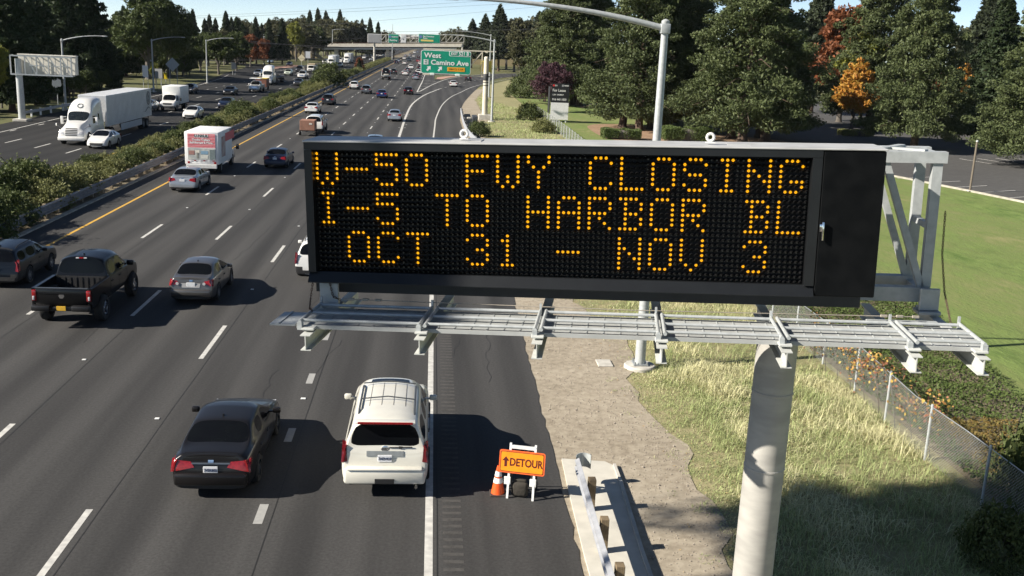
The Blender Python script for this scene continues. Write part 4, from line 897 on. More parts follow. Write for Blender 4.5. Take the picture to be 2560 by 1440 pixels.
def scatter(poly, n):
    A = np.array(poly); lo, hi = A.min(0), A.max(0); P = RNG.uniform(lo, hi, (n, 2)); return P[inpoly(P, poly)]
def vnoise(P, s, seed=0):
    q = P/s+seed; return (np.sin(q[:, 0]*1.7+np.sin(q[:, 1]*1.3))+np.sin(q[:, 1]*2.1+np.cos(q[:, 0]*.9+1))+np.sin((q[:, 0]+q[:, 1])*.8+2))/3

# ------------------------------------------------------------------ the ground, roads and markings
def sheet(name, poly, z, m, sub=None): return struct(MB().sheet(poly, z).build(name, m))
def wob(pts, amp=.25, step=1.0, seed=1):
    out = []; rnd = random.Random(seed)
    for a, b in zip(pts[:-1], pts[1:]):
        n = max(1, int(math.dist(a, b)/step))
        for i in range(n): f = i/n; out.append((a[0]+(b[0]-a[0])*f+rnd.uniform(-amp, amp), a[1]+(b[1]-a[1])*f+rnd.uniform(-amp, amp)*.5))
    return out+[pts[-1]]
def spline(pts, n=8):
    P = [Vector((a, b, 0)) for a, b in pts]; P = [P[0]*2-P[1]]+P+[P[-1]*2-P[-2]]; out = []
    for i in range(1, len(P)-2):
        for k in range(n):
            t = k/n; a, b, c, d = P[i-1:i+3]; v = .5*((2*b)+(c-a)*t+(2*a-5*b+4*c-d)*t*t+(3*b-a-3*c+d)*t**3); out.append((v.x, v.y))
    return out+[pts[-1]]
M_GROUND = layered('dry_ground', [(.09, .10, .035), (.15, .13, .06), (.065, .085, .026), (.11, .105, .05)], (.05, 1.2, 9), bump=.4)
M_LAWN = layered('mown_lawn', [(.085, .135, .030), (.165, .225, .062), (.23, .225, .095), (.125, .165, .045)], (.13, 1.3, 6), bump=.7, bdist=.08, stretch=(1, .38, 1))
M_VERGE = layered('verge_soil', [(.24, .23, .11), (.32, .28, .16), (.17, .19, .08), (.27, .23, .13)], (.22, 1.5, 14), bump=.6, bdist=.06)
M_DIRT = layered('gravel_dirt', [(.29, .25, .19), (.39, .34, .265), (.21, .175, .13), (.33, .285, .215)], (.35, 4, 60), bump=.45, bdist=.012)
M_MEDIAN = layered('median_soil', [(.16, .13, .09), (.22, .18, .12), (.10, .09, .055), (.18, .15, .10)], (.3, 2, 12), bump=.5)
M_BARKM = layered('bark_mulch', [(.26, .17, .105), (.34, .23, .15), (.20, .13, .08), (.30, .20, .13)], (.4, 3, 15), bump=.5)
M_ASPH = asphalt('asphalt', (.028, .0275, .0275), (.060, .0585, .057), 3.66, 0)
M_ASPH2 = asphalt('asphalt_south', (.013, .0128, .013), (.025, .0245, .024), 3.66, -26.6)
M_SHLD = asphalt('asphalt_shoulder', (.028, .0265, .026), (.040, .038, .036), 9., 3)
M_LOT = layered('parking_asphalt', [(.07, .068, .066), (.09, .088, .084), (.06, .058, .057), (.078, .076, .073)], (.08, 1.5, 30), bump=.15, bdist=.01)
M_PINK = layered('red_paving', [(.36, .22, .17), (.42, .27, .21), (.33, .2, .155), (.39, .24, .19)], (.2, 2, 20), bump=.1)
WLINE = mat('white_marking', (.56, .55, .51), .65, 0, (.40, .39, .37), 5, detail=8)
DLINE = mat('worn_marking', (.33, .325, .31), .7, 0, (.28, .28, .27), 7, detail=8)
YLINE = mat('yellow_marking', (.62, .36, .05), .6, 0, (.48, .28, .04), 5, detail=8)

sheet('ground', [(-2500, -150), (2500, -150), (2500, 6000), (-2500, 6000)], -.06, M_GROUND)
ramp_r = spline([(3.6, 140), (4.7, 170), (6.8, 200), (9.4, 231), (13.3, 273), (20.6, 320), (31, 352), (48, 380), (80, 402), (140, 415)], 6)
nb = [(-20.3, -60), (3.0, -60)]+wob([(3.0, 10), (3.15, 22), (3.3, 34), (3.5, 45), (3.55, 140)], .05, .5, 3)+[(3.55, 150), (0, 285), (.5, 700), (.5, 3000), (-20.3, 3000)]
sheet('northbound_road', nb, 0., M_ASPH)
ramp_l = spline([(-1, 262), (2.2, 284), (4.9, 303), (9.9, 327), (16, 349), (26, 373), (45, 398), (80, 418), (140, 430)], 6)
sheet('exit_ramp', [(3.5, 139)]+ramp_r+ramp_l[::-1]+[(-2, 240)], -.006, M_ASPH)
sheet('gore_paving', [(.6, 290), (.8, 303), (3.0, 313), (8, 336), (9.3, 331), (4.6, 306.5), (2.0, 289)], .008, M_PINK)
sheet('gore_asphalt', [(-.2, 264), (.3, 289), (2.0, 288.5)], -.001, M_SHLD)
sb_edge = [(-44.6, -60), (-44.6, 100), (-46.0, 140), (-46.6, 200), (-50.5, 240), (-54, 270), (-50.5, 305), (-46.5, 345), (-46, 3000)]
sheet('southbound_road', [(-26.0, -60), (-26.0, 3000)]+sb_edge[::-1], 0., M_ASPH2)
onr = spline([(-53, 268), (-56, 290), (-58, 320), (-63, 345), (-72, 368), (-84, 385), (-110, 398)], 5)
sheet('entrance_ramp', onr+[(x+(6.5 if i < 18 else 2), y+(2+7*i/len(onr))) for i, (x, y) in enumerate(onr)][::-1], -.008, M_ASPH2)
sheet('gore_paving', [(-49.5, 318), (-46.6, 350), (-46.8, 372), (-50.5, 368), (-53, 345)], .006, M_PINK)
sheet('median_strip', [(-25.9, -60), (-20.4, -60), (-20.4, 3000), (-25.9, 3000)], -.02, M_MEDIAN)
dirt_edge = wob([(6.3, -20), (6.3, 17.5), (6.6, 20.6), (6.7, 24.8), (6.2, 28.9), (7.2, 34.5), (5.9, 40), (5.6, 60), (6.0, 90), (5.6, 120), (7.4, 140), (7.6, 190), (12, 240)], .24, .7, 5)
sheet('dirt_shoulder', [(2.6, -20)]+dirt_edge+[(9, 232), (4.6, 170), (3.3, 140), (2.6, 60)], -.016, M_DIRT)
sheet('grass_verge', [(6, -20), (14.2, -20), (14.6, 60), (15.4, 114), (15.6, 160), (16.5, 235), (26, 325), (9, 236), (6, 160), (5, 100), (5.5, 40)], -.034, M_VERGE)
ivyP = [(13.5, 8), (15.8, 20), (16.2, 25), (18.5, 28.3), (19.9, 34.3), (20.9, 38.9), (21.3, 46), (19, 62), (15.2, 78), (14.2, 60), (13.8, 34)]
sheet('ivy_bed', ivyP, -.028, M_MEDIAN)
lot = [(47, 70), (44.8, 79.5), (42.6, 88), (40.5, 95), (43, 103), (36, 112), (33, 122), (40, 142), (52, 175), (60, 260), (180, 300), (240, 120), (160, 50)]
sheet('lawn', [(14, -20), (60, -20), (60, 72), (47, 74), (46, 80), (44, 90), (41.5, 97), (44, 104), (36.5, 113), (30, 125), (32, 150), (48, 190), (50, 270), (28, 325), (16.8, 235), (15.6, 160), (15.4, 114), (14.6, 60)], -.046, M_LAWN)
sheet('parking_lot', lot, -.04, M_LOT)
sheet('planting_bed', spline([(20.3, 118), (20.2, 127), (21, 137), (25, 142), (31, 139), (35, 130), (40, 128), (44, 122.5), (40, 116), (30, 114), (23, 114.5), (20.3, 118)], 5), -.03, M_BARKM)
q = MB(); kp = [(47.1, 69.5), (44.75, 79.5), (42.5, 88), (40.4, 95)]
for a, b in zip(kp[:-1], kp[1:]): q.beam((a[0], a[1], .02), (b[0], b[1], .02), .22, .16)
struct(q.build('parking_kerb', CONCD))
q = MB(); q.box((-20.43, 400, -.02), (.28, 900, .2)); struct(q.build('median_kerb', CONCD))
q = MB()                                                             # parking bays
for i in range(13):
    p = Vector((41.6+i*1.02, 87.6-i*2.72, 0)) if i < 6 else Vector((45.0+(i-5)*.9, 76-(i-5)*2.7, 0)); q.beam((p.x+.35, p.y+.1, -.034), (p.x+5.0, p.y+2.4, -.034), .12, .006)
for i in range(8): q.beam((60+i*2.7, 104+i*1.0, -.034), (58.8+i*2.7, 108.6+i*1.0, -.034), .12, .006)
struct(q.build('parking_markings', WLINE))

def strip(q, pts, w, z=.004, mi=0):
    for a, b in zip(pts[:-1], pts[1:]):
        d = Vector((b[0]-a[0], b[1]-a[1], 0)).normalized(); n = Vector((-d.y, d.x, 0))*w/2
        A, B_ = Vector((a[0], a[1], z)), Vector((b[0], b[1], z)); q.add([A-n, B_-n, B_+n, A+n], [(0, 1, 2, 3)], mi)
wl = MB(); wr = random.Random(4)
for li, (x, y0) in enumerate(((-7.39, 20.75), (-10.95, 25.7), (-14.6, 25.6))):
    for k in range(-2, 75):
        y = y0+14.63*k; strip(wl, [(x, y-3.9), (x, y)], .15, .004)
for k in range(0, 80): strip(wl, [(-3.5, 290+k*14.63), (-3.5, 293.7+k*14.63)], .15, .004)
strip(wl, [(0, -40), (0, 112), (.15, 128)], .17); strip(wl, spline([(.15, 128), (.35, 142), (1.4, 171), (3.2, 196), (5.4, 215), (10.3, 253), (20.7, 304), (31.5, 335), (50, 362)], 6), .17, .003)
line1 = spline([(-3.7, 88), (-3.75, 112), (-3.85, 145), (-3.5, 172), (-1.9, 199.5), (.2, 220), (1.3, 229.6)], 6); strip(wl, line1, .28, .0055)
tail = spline([(1.3, 229.6), (5.4, 256), (10.5, 286), (18, 316), (28, 338), (45, 362)], 10)
for i in range(0, len(tail)-2, 3): strip(wl, tail[i:i+2], .2, .003)
strip(wl, [(-3.5, 211), (-3.1, 262), (-2.9, 330), (-2.8, 420), (-2.6, 900)], .24, .0062); strip(wl, [(-3.45, 211)]+spline([(-2.9, 215), (-.5, 249), (2.7, 284), (5.2, 303), (10, 327), (16, 348), (26, 371)], 6), .24, .007)
for y, a, b in ((226, -3.2, -2.1), (239, -3.1, -1.25), (256, -3.0, .1), (274, -2.9, 1.6)): strip(wl, [(a, y), (b, y-1.5)], .3, .0075)
for k in range(0, 70):                                                # southbound lanes
    for j in (1, 2, 3): y = 24+14.63*k+j*3.1; strip(wl, [(-26.6-3.66*j, y), (-26.6-3.66*j, y+3.7)], .15, .004)
    if k > 4: strip(wl, [(-41.3, 22+k*7.3), (-41.3, 23.5+k*7.3)], .18, .004)
strip(wl, [(-41.3, -40), (-41.6, 100), (-43.4, 145), (-44.9, 190), (-48.7, 240), (-51.5, 262)], .15); strip(wl, [(-45.4, 300), (-45.0, 420), (-45, 900)], .15)
struct(wl.build('lane_markings', WLINE))
q = MB(); yA = G(775.4, 934).y
for k in range(-5, 13): y = yA+4.57*k; strip(q, [(-3.68, y-.95), (-3.68, y)], .2, .0046)
struct(q.build('lane_drop_markings', DLINE))
q = MB(); strip(q, [(-18.32, -40), (-18.32, 900)], .16); strip(q, [(-26.6, -40), (-26.7, 100), (-26.9, 140), (-26.7, 220), (-26.6, 900)], .16); struct(q.build('yellow_line', YLINE))
q = MB()
for x in (-7.39, -10.95, -14.6):
    for k in range(0, 18): y = 20.75+14.63*k+(5 if x < -8 else 0)-9.2; q.cbox((x+.02, y, .012), (.12, .1, .02), .005, 0, 1)
for k in range(12): q.cbox((-3.68+.25*(k % 2), 27.9+14.2*k, .012), (.14, .1, .02), .005, 0, 1)
for i in range(0, len(line1), 4):
    for s in (-.35, .35): q.cbox((line1[i][0]+s, line1[i][1], .012), (.12, .12, .02), .005, 0, 1)
struct(q.build('pavement_markers', WHITEP))
q = MB()
for i in range(150): strip(q, [(.3, 15+i*.31), (.3, 15.12+i*.31)], .01) if False else q.add([(.3, 15+i*.31, .003), (.72, 15+i*.31, .003), (.72, 15.13+i*.31, .003), (.3, 15.13+i*.31, .003)], [(0, 1, 2, 3)])
struct(q.build('rumble_strip', layered('rumble_worn', [(.062, .059, .056), (.085, .081, .077), (.045, .043, .041), (.07, .067, .064)], (.8, 6, 40), bump=.2)))
q = MB()
for x in (-3.42, -7.15, -10.72, -14.35, .18): strip(q, wob([(x, 12), (x, 210)], .012, 3, int(-x*7)), .028, .0022)
rj = random.Random(2)
for i in range(26): xx = rj.uniform(-18, 2.6); y0 = rj.uniform(18, 90); strip(q, wob([(xx, y0), (xx+rj.uniform(-.6, .6), y0+rj.uniform(2, 9))], .1, .5, i), .02, .0022)
struct(q.build('pavement_cracks', mat('crack_tar', (.012, .012, .012), .7)))
# stones and leaf litter on the dirt
P = scatter([(3.3, 15), (6.6, 15), (6.6, 60), (3.6, 60)], 9000); n = len(P); s = RNG.uniform(.007, .022, n)*(1+.9*(RNG.uniform(0, 1, n) > .98))
o8 = np.array([(1, 0, 0), (0, 1, 0), (-1, 0, 0), (0, -1, 0), (0, 0, .7), (0, 0, -.7)]); f8 = np.array([(0, 1, 4), (1, 2, 4), (2, 3, 4), (3, 0, 4), (1, 0, 5), (2, 1, 5), (3, 2, 5), (0, 3, 5)])
V = (np.column_stack([P, s*.3-.012])[:, None, :]+o8[None]*s[:, None, None]*RNG.uniform(.6, 1.3, (n, 6, 1))).reshape(-1, 3)
struct(link('gravel', npmesh('gravel', V, (np.arange(n)[:, None, None]*6+f8[None]).reshape(-1, 3), mat('stone', (.42, .37, .31), .9, 0, (.24, .21, .18), island=True))), 'stuff')
P = scatter([(4.6, 15), (7.4, 15), (7.6, 58), (4.4, 58)], 1500); P = P[RNG.uniform(0, 1, len(P)) < np.clip((P[:, 0]-4.2)/3.2, .05, 1)**2]
struct(link('fallen_leaves', leafmesh('fallen_leaves', np.column_stack([P, RNG.uniform(-.01, .015, len(P))]), .035, FOL('litter', (.42, .27, .12), (.50, .40, .22)), .8)), 'stuff')
# verge grass
vp = [(5.5, 15), (13.3, 13), (13.2, 60), (5.2, 60), (5.0, 42), (6.2, 35), (5.4, 29), (5.8, 24.5)]
P = scatter(vp, 150000); nz = vnoise(P, 1.6, 3)+.5*vnoise(P, .5, 9); dn = (P[:, 1] < 32) | (RNG.uniform(0, 1, len(P)) < .55); ex = np.interp(P[:, 1], [15, 20.6, 24.8, 28.9, 34.5, 40, 60], [6.4, 6.6, 6.7, 6.2, 7.2, 5.9, 5.6]); keep = (RNG.uniform(-1.1, 1.2, len(P)) < nz+.55) & dn & ((P[:, 0] > ex) | (vnoise(P, .35, 4) > -.1+(ex-P[:, 0])*.75)) & ((vnoise(P, .8, 12) > -.62) | (RNG.uniform(0, 1, len(P)) < .3)); P, nz = P[keep], nz[keep]
edge = np.clip((P[:, 0]-6.4)/1.8, .25, 1); dry = nz+RNG.normal(0, .4, len(P)) > .12+.55*(P[:, 0] < 8.4)*(P[:, 1] < 33)
GD = mat('grass_dry', (.70, .66, .41), .8, 0, (.53, .52, .28), island=True, trans=.25, spec=.2); GG = mat('grass_green', (.29, .35, .15), .7, 0, (.40, .44, .20), island=True, trans=.25, spec=.2)
blades('dry_grass', np.column_stack([P[dry], 0*P[dry][:, 0]-.03]), .30*edge[dry]*(1+.7*vnoise(P[dry], .9, 6)), .016, GD, 2.2)
blades('green_grass', np.column_stack([P[~dry], 0*P[~dry][:, 0]-.03]), .26*edge[~dry]*(1+.6*vnoise(P[~dry], .8, 2)), .015, GG, 2.0)
P = scatter([(6.2, 60), (13.4, 60), (15.2, 114), (15.6, 160), (8.5, 200), (6, 120)], 26000); P = P[vnoise(P, 3, 1)+RNG.normal(0, .4, len(P)) > 0]
blades('far_grass', np.column_stack([P, 0*P[:, 0]-.03]), .26, .05, GG, 1.)
# ivy and brown ground cover beyond the fence
P = scatter(ivyP, 190000); hz = .22+.16*vnoise(P, 1.1, 2)+.1*vnoise(P, .4, 5); br = ((P[:, 1] < 26.8)) & (P[:, 0] > 14.3)
Z = hz*RNG.uniform(.5, 1.1, len(P))
struct(link('ivy', leafmesh('ivy', np.column_stack([P, Z])[~br], .058, FOL('ivy', (.066, .10, .024), (.112, .146, .045)), .45)), 'stuff')
struct(link('brown_ground_cover', leafmesh('brown_ground_cover', np.column_stack([P, Z])[br], .058, FOL('brown', (.20, .13, .04), (.13, .12, .035)), .45)), 'stuff')
# ------------------------------------------------------------------ barriers
def wbeam(q, path, zc=.6, flip=1, th=.012):
    """corrugated rail along a path; flip=+1 puts the face on the right-hand side of the travel direction"""
    prof = [(0., -.155), (.02, -.14), (.085, -.11), (.085, -.07), (.01, -.025), (.01, .025), (.085, .07), (.085, .11), (.02, .14), (0., .155)]
    pr = [(d*flip, z) for d, z in prof]+[((d-th)*flip, z*1.02) for d, z in prof[::-1]]; n = len(pr); vs = []
    P = [Vector((p[0], p[1], 0)) for p in path]
    for i, p in enumerate(P):
        d = (P[min(i+1, len(P)-1)]-P[max(i-1, 0)]).normalized(); s = Vector((d.y, -d.x, 0))
        vs += [p+s*a+Vector((0, 0, zc+b)) for a, b in pr]
    fs = [(i*n+k, i*n+(k+1) % n, (i+1)*n+(k+1) % n, (i+1)*n+k) for i in range(len(P)-1) for k in range(n)]+[tuple(range(n))[::-1], tuple((len(P)-1)*n+k for k in range(n))]
    q.add(vs, fs)
RAILM = mat('rail_steel', (.46, .47, .49), .5, .4, (.37, .38, .40), 4); RAILD = mat('rail_dull', (.21, .22, .235), .6, .35, (.15, .155, .165), 2)
def guardrail(name, label, path, posts, postm, off, railm=RAILM, zc=.6, flip=1, group=None, wood=True, thrie=False):
    t = thing(name, label, 'guardrail', (path[0][0], path[0][1], 0), 0, group); o = Vector((path[0][0], path[0][1], 0))
    q = MB(); wbeam(q, [(p[0]-o.x, p[1]-o.y) for p in path], zc, flip)
    if thrie: wbeam(q, [(p[0]-o.x, p[1]-o.y) for p in path], zc-.26, flip)
    q.build('rail', railm, t, 40)
    base = None; rest = MB()
    for i, (x, y, rz) in enumerate(posts):
        c = math.cos(rz); s = math.sin(rz)
        if i >= 96: rest.box((x-o.x, y-o.y, .36), (.16, .2, .78), 0, rz); continue
        if base is None:
            q = MB(); q.cbox((0, 0, .38), (.17, .2, .84), .008, 0, 1); me = q.build('post', postm, t); base = me
        else: me = base.copy(); COL.objects.link(me)
        me.location = (x-o.x, y-o.y, 0); me.rotation_euler = (0, 0, rz); me.parent = t
    if rest.v: struct(rest.build('post', postm, t), 'stuff')
    return t
# the near one on its concrete apron, ending in a rounded shoe
apron = [(3.2, 14), (3.22, 18.7), (3.3, 22.0), (3.36, 23.68), (4.45, 23.52), (4.62, 23.3), (4.58, 22.0), (4.42, 18.8), (4.3, 14)]
struct(MB().prism(apron, -.1, .035, 'z').build('concrete_apron', mat('apron_concrete', (.53, .505, .44), .9, 0, (.45, .43, .375), 2.5, bump=.15, dist=.01, detail=8)))
struct(MB().prism([(4.38, 14), (4.5, 18.8), (4.66, 22.0), (4.69, 23.3), (4.62, 23.3), (4.58, 22.0), (4.42, 18.8), (4.3, 14)], -.1, .075, 'z').build('apron_kerb', CONC))
g = guardrail('guardrail', 'galvanised guardrail with wooden posts and a curled end beside the detour sign', [(3.36, 12.), (3.40, 15), (3.44, 18), (3.49, 20.5), (3.52, 22.0)], [(3.585, 15.0, 0), (3.60, 16.95, 0), (3.625, 18.86, 0), (3.66, 20.8, 0)], WOOD, 0, flip=-1, zc=.62)
q = MB(); a0 = [(3.50+.16-.2*math.cos(a), 22.0+.21*math.sin(a)*1.25) for a in [R(k) for k in range(0, 165, 12)]]
n = len(a0); vs = [(x-3.36, y-12, z) for z in (.45, .80) for x, y in a0]+[((x-3.66)*.94+.30, (y-22)*.94+10, z) for z in (.45, .80) for x, y in a0]
fs = [(i, i+1, n+i+1, n+i) for i in range(n-1)]+[(2*n+i, 3*n+i, 3*n+i+1, 2*n+i+1) for i in range(n-1)]+[(n+i, n+i+1, 3*n+i+1, 3*n+i) for i in range(n-1)]+[(i, 2*n+i, 2*n+i+1, i+1) for i in range(n-1)]
q.add(vs, fs); q.build('end_shoe', mat('shoe_steel', (.50, .53, .52), .45, .4), g, 40)
guardrail('guardrail', 'long dull median guardrail between the shrubs and the northbound yellow line', [(-20.85, y) for y in np.arange(18, 560, 4)], [(-21.02, 19+1.93*i, 0) for i in range(200)], mat('post_tan', (.27, .22, .15), .9, 0, (.2, .16, .11), 5), 0, RAILD, flip=1, thrie=True, zc=.66)
sg = spline([(-45.6, 117), (-45.7, 126), (-46.0, 140), (-46.4, 156), (-46.9, 176)], 6)
guardrail('guardrail', 'pale guardrail on white posts beside the southbound lanes behind the semi truck', sg, [(x-.2, y, 0) for x, y in sg[::2]], WHITEP, 0, flip=1)
rg = spline([(4.9, 98), (4.25, 106), (3.85, 115), (3.75, 126), (3.85, 138), (4.0, 151)], 6)
guardrail('guardrail', 'bright curved guardrail at the right edge of the exit ramp', rg, [(x+.17, y, 0) for x, y in rg[::3]], mat('post_grey', (.3, .3, .3), .8), 0, flip=-1, thrie=True, zc=.66)
q = thing('crash_cushion', 'dark box-like barrier end standing behind the curved ramp guardrail', 'barrier', (5.3, 132, 0)); MB().cbox((0, 0, .55), (.7, 3.2, 1.1), .08).build('drum_box', mat('cushion_dark', (.04, .045, .055), .6), q); MB().cbox((-.7, 1, .7), (.5, .8, .2), .04).build('lid', CONC, q)

# chain-link fence with its own wire pattern
CL = bpy.data.materials.new('chain_link'); CL.use_nodes = True; n_, l_, b_ = nodes_of(CL); b_.inputs['Base Color'].default_value = (.30, .31, .30, 1); b_.inputs['Metallic'].default_value = .3; b_.inputs['Roughness'].default_value = .6
tc = n_.new('ShaderNodeTexCoord'); sp_ = n_.new('ShaderNodeSeparateXYZ'); l_.new(tc.outputs['Object'], sp_.inputs[0]); fr = []
for s in (1, -1):
    m1 = n_.new('ShaderNodeMath'); m1.operation = 'MULTIPLY_ADD'; m1.inputs[1].default_value = s; l_.new(sp_.outputs[1], m1.inputs[0]); l_.new(sp_.outputs[2], m1.inputs[2])
    m2 = n_.new('ShaderNodeMath'); m2.operation = 'MULTIPLY'; m2.inputs[1].default_value = 1/.085; l_.new(m1.outputs[0], m2.inputs[0])
    m3 = n_.new('ShaderNodeMath'); m3.operation = 'FRACT'; l_.new(m2.outputs[0], m3.inputs[0]); m4 = n_.new('ShaderNodeMath'); m4.operation = 'LESS_THAN'; m4.inputs[1].default_value = .12; l_.new(m3.outputs[0], m4.inputs[0]); fr.append(m4)
mx_ = n_.new('ShaderNodeMath'); mx_.operation = 'MAXIMUM'; l_.new(fr[0].outputs[0], mx_.inputs[0]); l_.new(fr[1].outputs[0], mx_.inputs[1]); l_.new(mx_.outputs[0], b_.inputs['Alpha'])
fpts = [(13.1, 10), (13.2, 22.3), (13.1, 24.8), (13.55, 30), (13.5, 33), (13.6, 45), (14.2, 75), (15.1, 112), (15.35, 130), (15.35, 152)]
t = thing('chain_link_fence', 'galvanised chain link fence between the rough grass verge and the ivy and lawn', 'fence', (13.1, 10, 0))
q = MB()
for a, b in zip(fpts[:-1], fpts[1:]): q.add([(a[0]-13.1, a[1]-10, 0), (b[0]-13.1, b[1]-10, 0), (b[0]-13.1, b[1]-10, 1.45), (a[0]-13.1, a[1]-10, 1.45)], [(0, 1, 2, 3)])
q.build('wire_mesh', CL, t); q = MB()
q.tube([(x-13.1, y-10, 1.46) for x, y in fpts], .012, 6); q.build('top_wire', GALV, t); pb = None
L = [0]
for a, b in zip(fpts[:-1], fpts[1:]): L.append(L[-1]+math.dist(a, b))
d = .2
while d < L[-1]:
    i = max(j for j in range(len(fpts)-1) if L[j] <= d); f = (d-L[i])/(L[i+1]-L[i]); x = fpts[i][0]+(fpts[i+1][0]-fpts[i][0])*f; y = fpts[i][1]+(fpts[i+1][1]-fpts[i][1])*f
    if pb is None: q = MB(); q.tube([(0, 0, -.1), (0, 0, 1.5)], .035, 8); q.lathe([(.04, 1.5), (.03, 1.54), (0, 1.55)], 8); pb = q.build('post', GALVL, t, 40); c = pb
    else: c = pb.copy(); COL.objects.link(c)
    c.parent = t; c.location = (x-13.1, y-10, 0); d += 2.75
# the autumn creeper on it
n = 1050; y = RNG.uniform(23.5, 33.5, n); P = np.column_stack([13.3+RNG.normal(0, .12, n)+.25*(RNG.uniform(0, 1, n) > .8)*RNG.normal(0, 1, n), y, np.clip(1.25+.28*np.sin(y*1.9)+RNG.normal(0, .28, n)-.02*(33-y)**1.3*.3, .15, 1.75)])
v = thing('climbing_vine', 'autumn vine with red orange and yellow leaves climbing the chain link fence', 'vine', (0, 0, 0))
link('red_leaves', leafmesh('red_leaves', P[:450], .05, FOL('vine_red', (.34, .15, .085), (.24, .10, .06)), .1, .9), v); link('yellow_leaves', leafmesh('yellow_leaves', P[450:], .052, FOL('vine_yellow', (.48, .36, .09), (.46, .24, .08)), .1, .9), v)
q = MB()
for k in range(9): y0 = 24+k*1.05; q.tube([(13.3, y0, 0), (13.25, y0+.2, .7), (13.3, y0+.7, 1.3), (13.3, y0+1.3, 1.45)], .012, 5, caps=False)
q.build('stem', BARKG, v)

# ------------------------------------------------------------------ roadside furniture
message_sign(); exit_sign(); gantry(); lease_sign(); far_message_sign()
street_lamp(6.93, 31.4, 11.1, 6.2, 'tall near street lamp whose arm reaches across the top of the photo', rad=.115, rise=.62)
street_lamp(7.85, 137.5, 10.75, 6.3, 'street lamp standing beside the cream exit sign pole', rad=.11, rise=.62)
street_lamp(10.8, 201.4, 12.0, 6.3, 'second street lamp behind the exit sign pole', rad=.1)
LL = [(-45.9, 131, 'leftmost street lamp behind the far message sign'), (-47.35, 177, 'street lamp behind the white semi trailer'), (-46.2, 213, 'street lamp by the southbound edge beyond the diamond sign'), (-60.5, 372, 'far street lamp on the grass island of the entrance ramp'), (-71.5, 418, 'far street lamp left of the entrance ramp among dark trees'), (-56, 470, 'street lamp just left of the overpass end')]
for x, y, l in LL: street_lamp(x, y, 8.6 if y < 300 else 9.5, 4.9, l, math.pi if y < 400 else math.pi*.9, rad=.1, rise=.75)
for px, Yy, l in ((831, 525, 'left lamp on the overpass deck'), (953, 525, 'right lamp on the overpass deck')):
    p = AY(px, 112, Yy); o = street_lamp(p.x, Yy, 7.6, 5.5, l, math.pi, rad=.1, base=False); o.location.z = 6.3
p = AY(980, 110, 500); o = thing('flag_pole', 'tall bare pole standing at the overpass in front of the sky', 'pole', (p.x, 505, 0)); MB().tube([(0, 0, 0), (0, 0, 17.5)], [.22, .12], 10).build('pole', GALVL, o, 40)
# detour sign and cone on the shoulder
t = thing('detour_sign', 'orange DETOUR sign on a white folding stand at the shoulder edge', 'road sign', (2.10, 21.38, 0), R(-14))
W = .30
for s in (-1, 1):
    q = MB(); q.beam((s*W, -.02, 0), (s*W*.97, .17, 1.30), .05, .045); q.build('leg', WHITEP, t); q = MB(); q.cbox((s*W-.02, .03, .42), (.15, .03, .19), .006, 0, 1); q.build('reflector_panel', WHITEP, t)
    MB().beam((s*W, .62, 0), (s*W*.97, .22, 1.05), .035, .035).build('rear_leg', TRIM, t)
q = MB(); q.box((0, .15, 1.22), (.62, .03, .08)); q.build('top_rail', WHITEP, t)
q = MB(); q.beam((-W, .02, .22), (W, .60, .1), .025, .025); q.beam((W, .02, .22), (-W, .60, .1), .025, .025); q.build('cross_brace', TRIM, t)
def rrect(x0, x1, z0, z1, r): return [(cx+r*math.cos(R(a)), cz+r*math.sin(R(a))) for cx, cz, s in ((x1-r, z1-r, 0), (x0+r, z1-r, 90), (x0+r, z0+r, 180), (x1-r, z0+r, 270)) for a in range(s, s+91, 18)]
MT = Matrix.Translation((0, .062, .88)) @ Matrix.Rotation(R(-7.5), 4, 'X')
ORG = mat('sign_orange', (.90, .30, .012), .4, 0, (.82, .26, .01), 8); ORD_ = mat('sign_fluor_edge', (.85, .14, .03), .4); INK = mat('sign_maroon', (.10, .012, .008), .5)
pn = MB().prism(rrect(-.535, .535, -.27, .27, .05), .0, .02, 'y').build('sign_panel', ORD_, t, M=MT)
MB().prism(rrect(-.505, .505, -.24, .24, .035), -.003, .001, 'y').build('border_line', INK, pn, M=MT); MB().prism(rrect(-.49, .49, -.225, .225, .03), -.006, -.002, 'y').build('orange_face', ORG, pn, M=MT)
text('lettering', 'DETOUR', .255, INK, pn, MT @ at_s(.095, -.008, -.01), .002, .76, bold=.006)
MB().prism([(-.41, -.12), (-.35, -.12), (-.35, .02), (-.30, .02), (-.38, .12), (-.46, .02), (-.41, .02)], -.010, -.006, 'y').build('arrow', INK, pn, M=MT)
q = thing('sandbag', 'dark sandbag hanging over the feet of the detour sign stand', 'sandbag', (2.10, 21.52, 0), R(-14)); b = MB(); b.cbox((0, .0, .2), (.40, .2, .38), .09, 0, 3); b.cbox((.0, .02, .4), (.3, .12, .08), .03); b.build('bag', mat('bag_brown', (.042, .036, .028), .9, 0, (.03, .026, .02), 12, bump=.5, dist=.02), q, 60)
t = thing('traffic_cone', 'orange traffic cone with two white bands beside the detour sign', 'traffic cone', (1.60, 21.66, 0))
CO = mat('cone_orange', (.82, .10, .012), .45, 0, (.70, .09, .015), 9); f = lambda z: .165-.135*(z/.74)
MB().lathe([(f(.03), .03), (f(.71), .71), (f(.71)-.012, .715), (f(.71)-.014, .6)], 24).build('body', CO, t, 40)
for a, b in ((.30, .42), (.46, .58)): MB().lathe([(f(a)+.002, a), (f(a)+.005, a+.004), (f(b)+.005, b-.004), (f(b)+.002, b)], 24).build('white_band', WHITEP, t, 40)
MB().cbox((0, 0, .018), (.38, .38, .036), .012).build('base', mat('cone_base', (.05, .035, .03), .8), t)
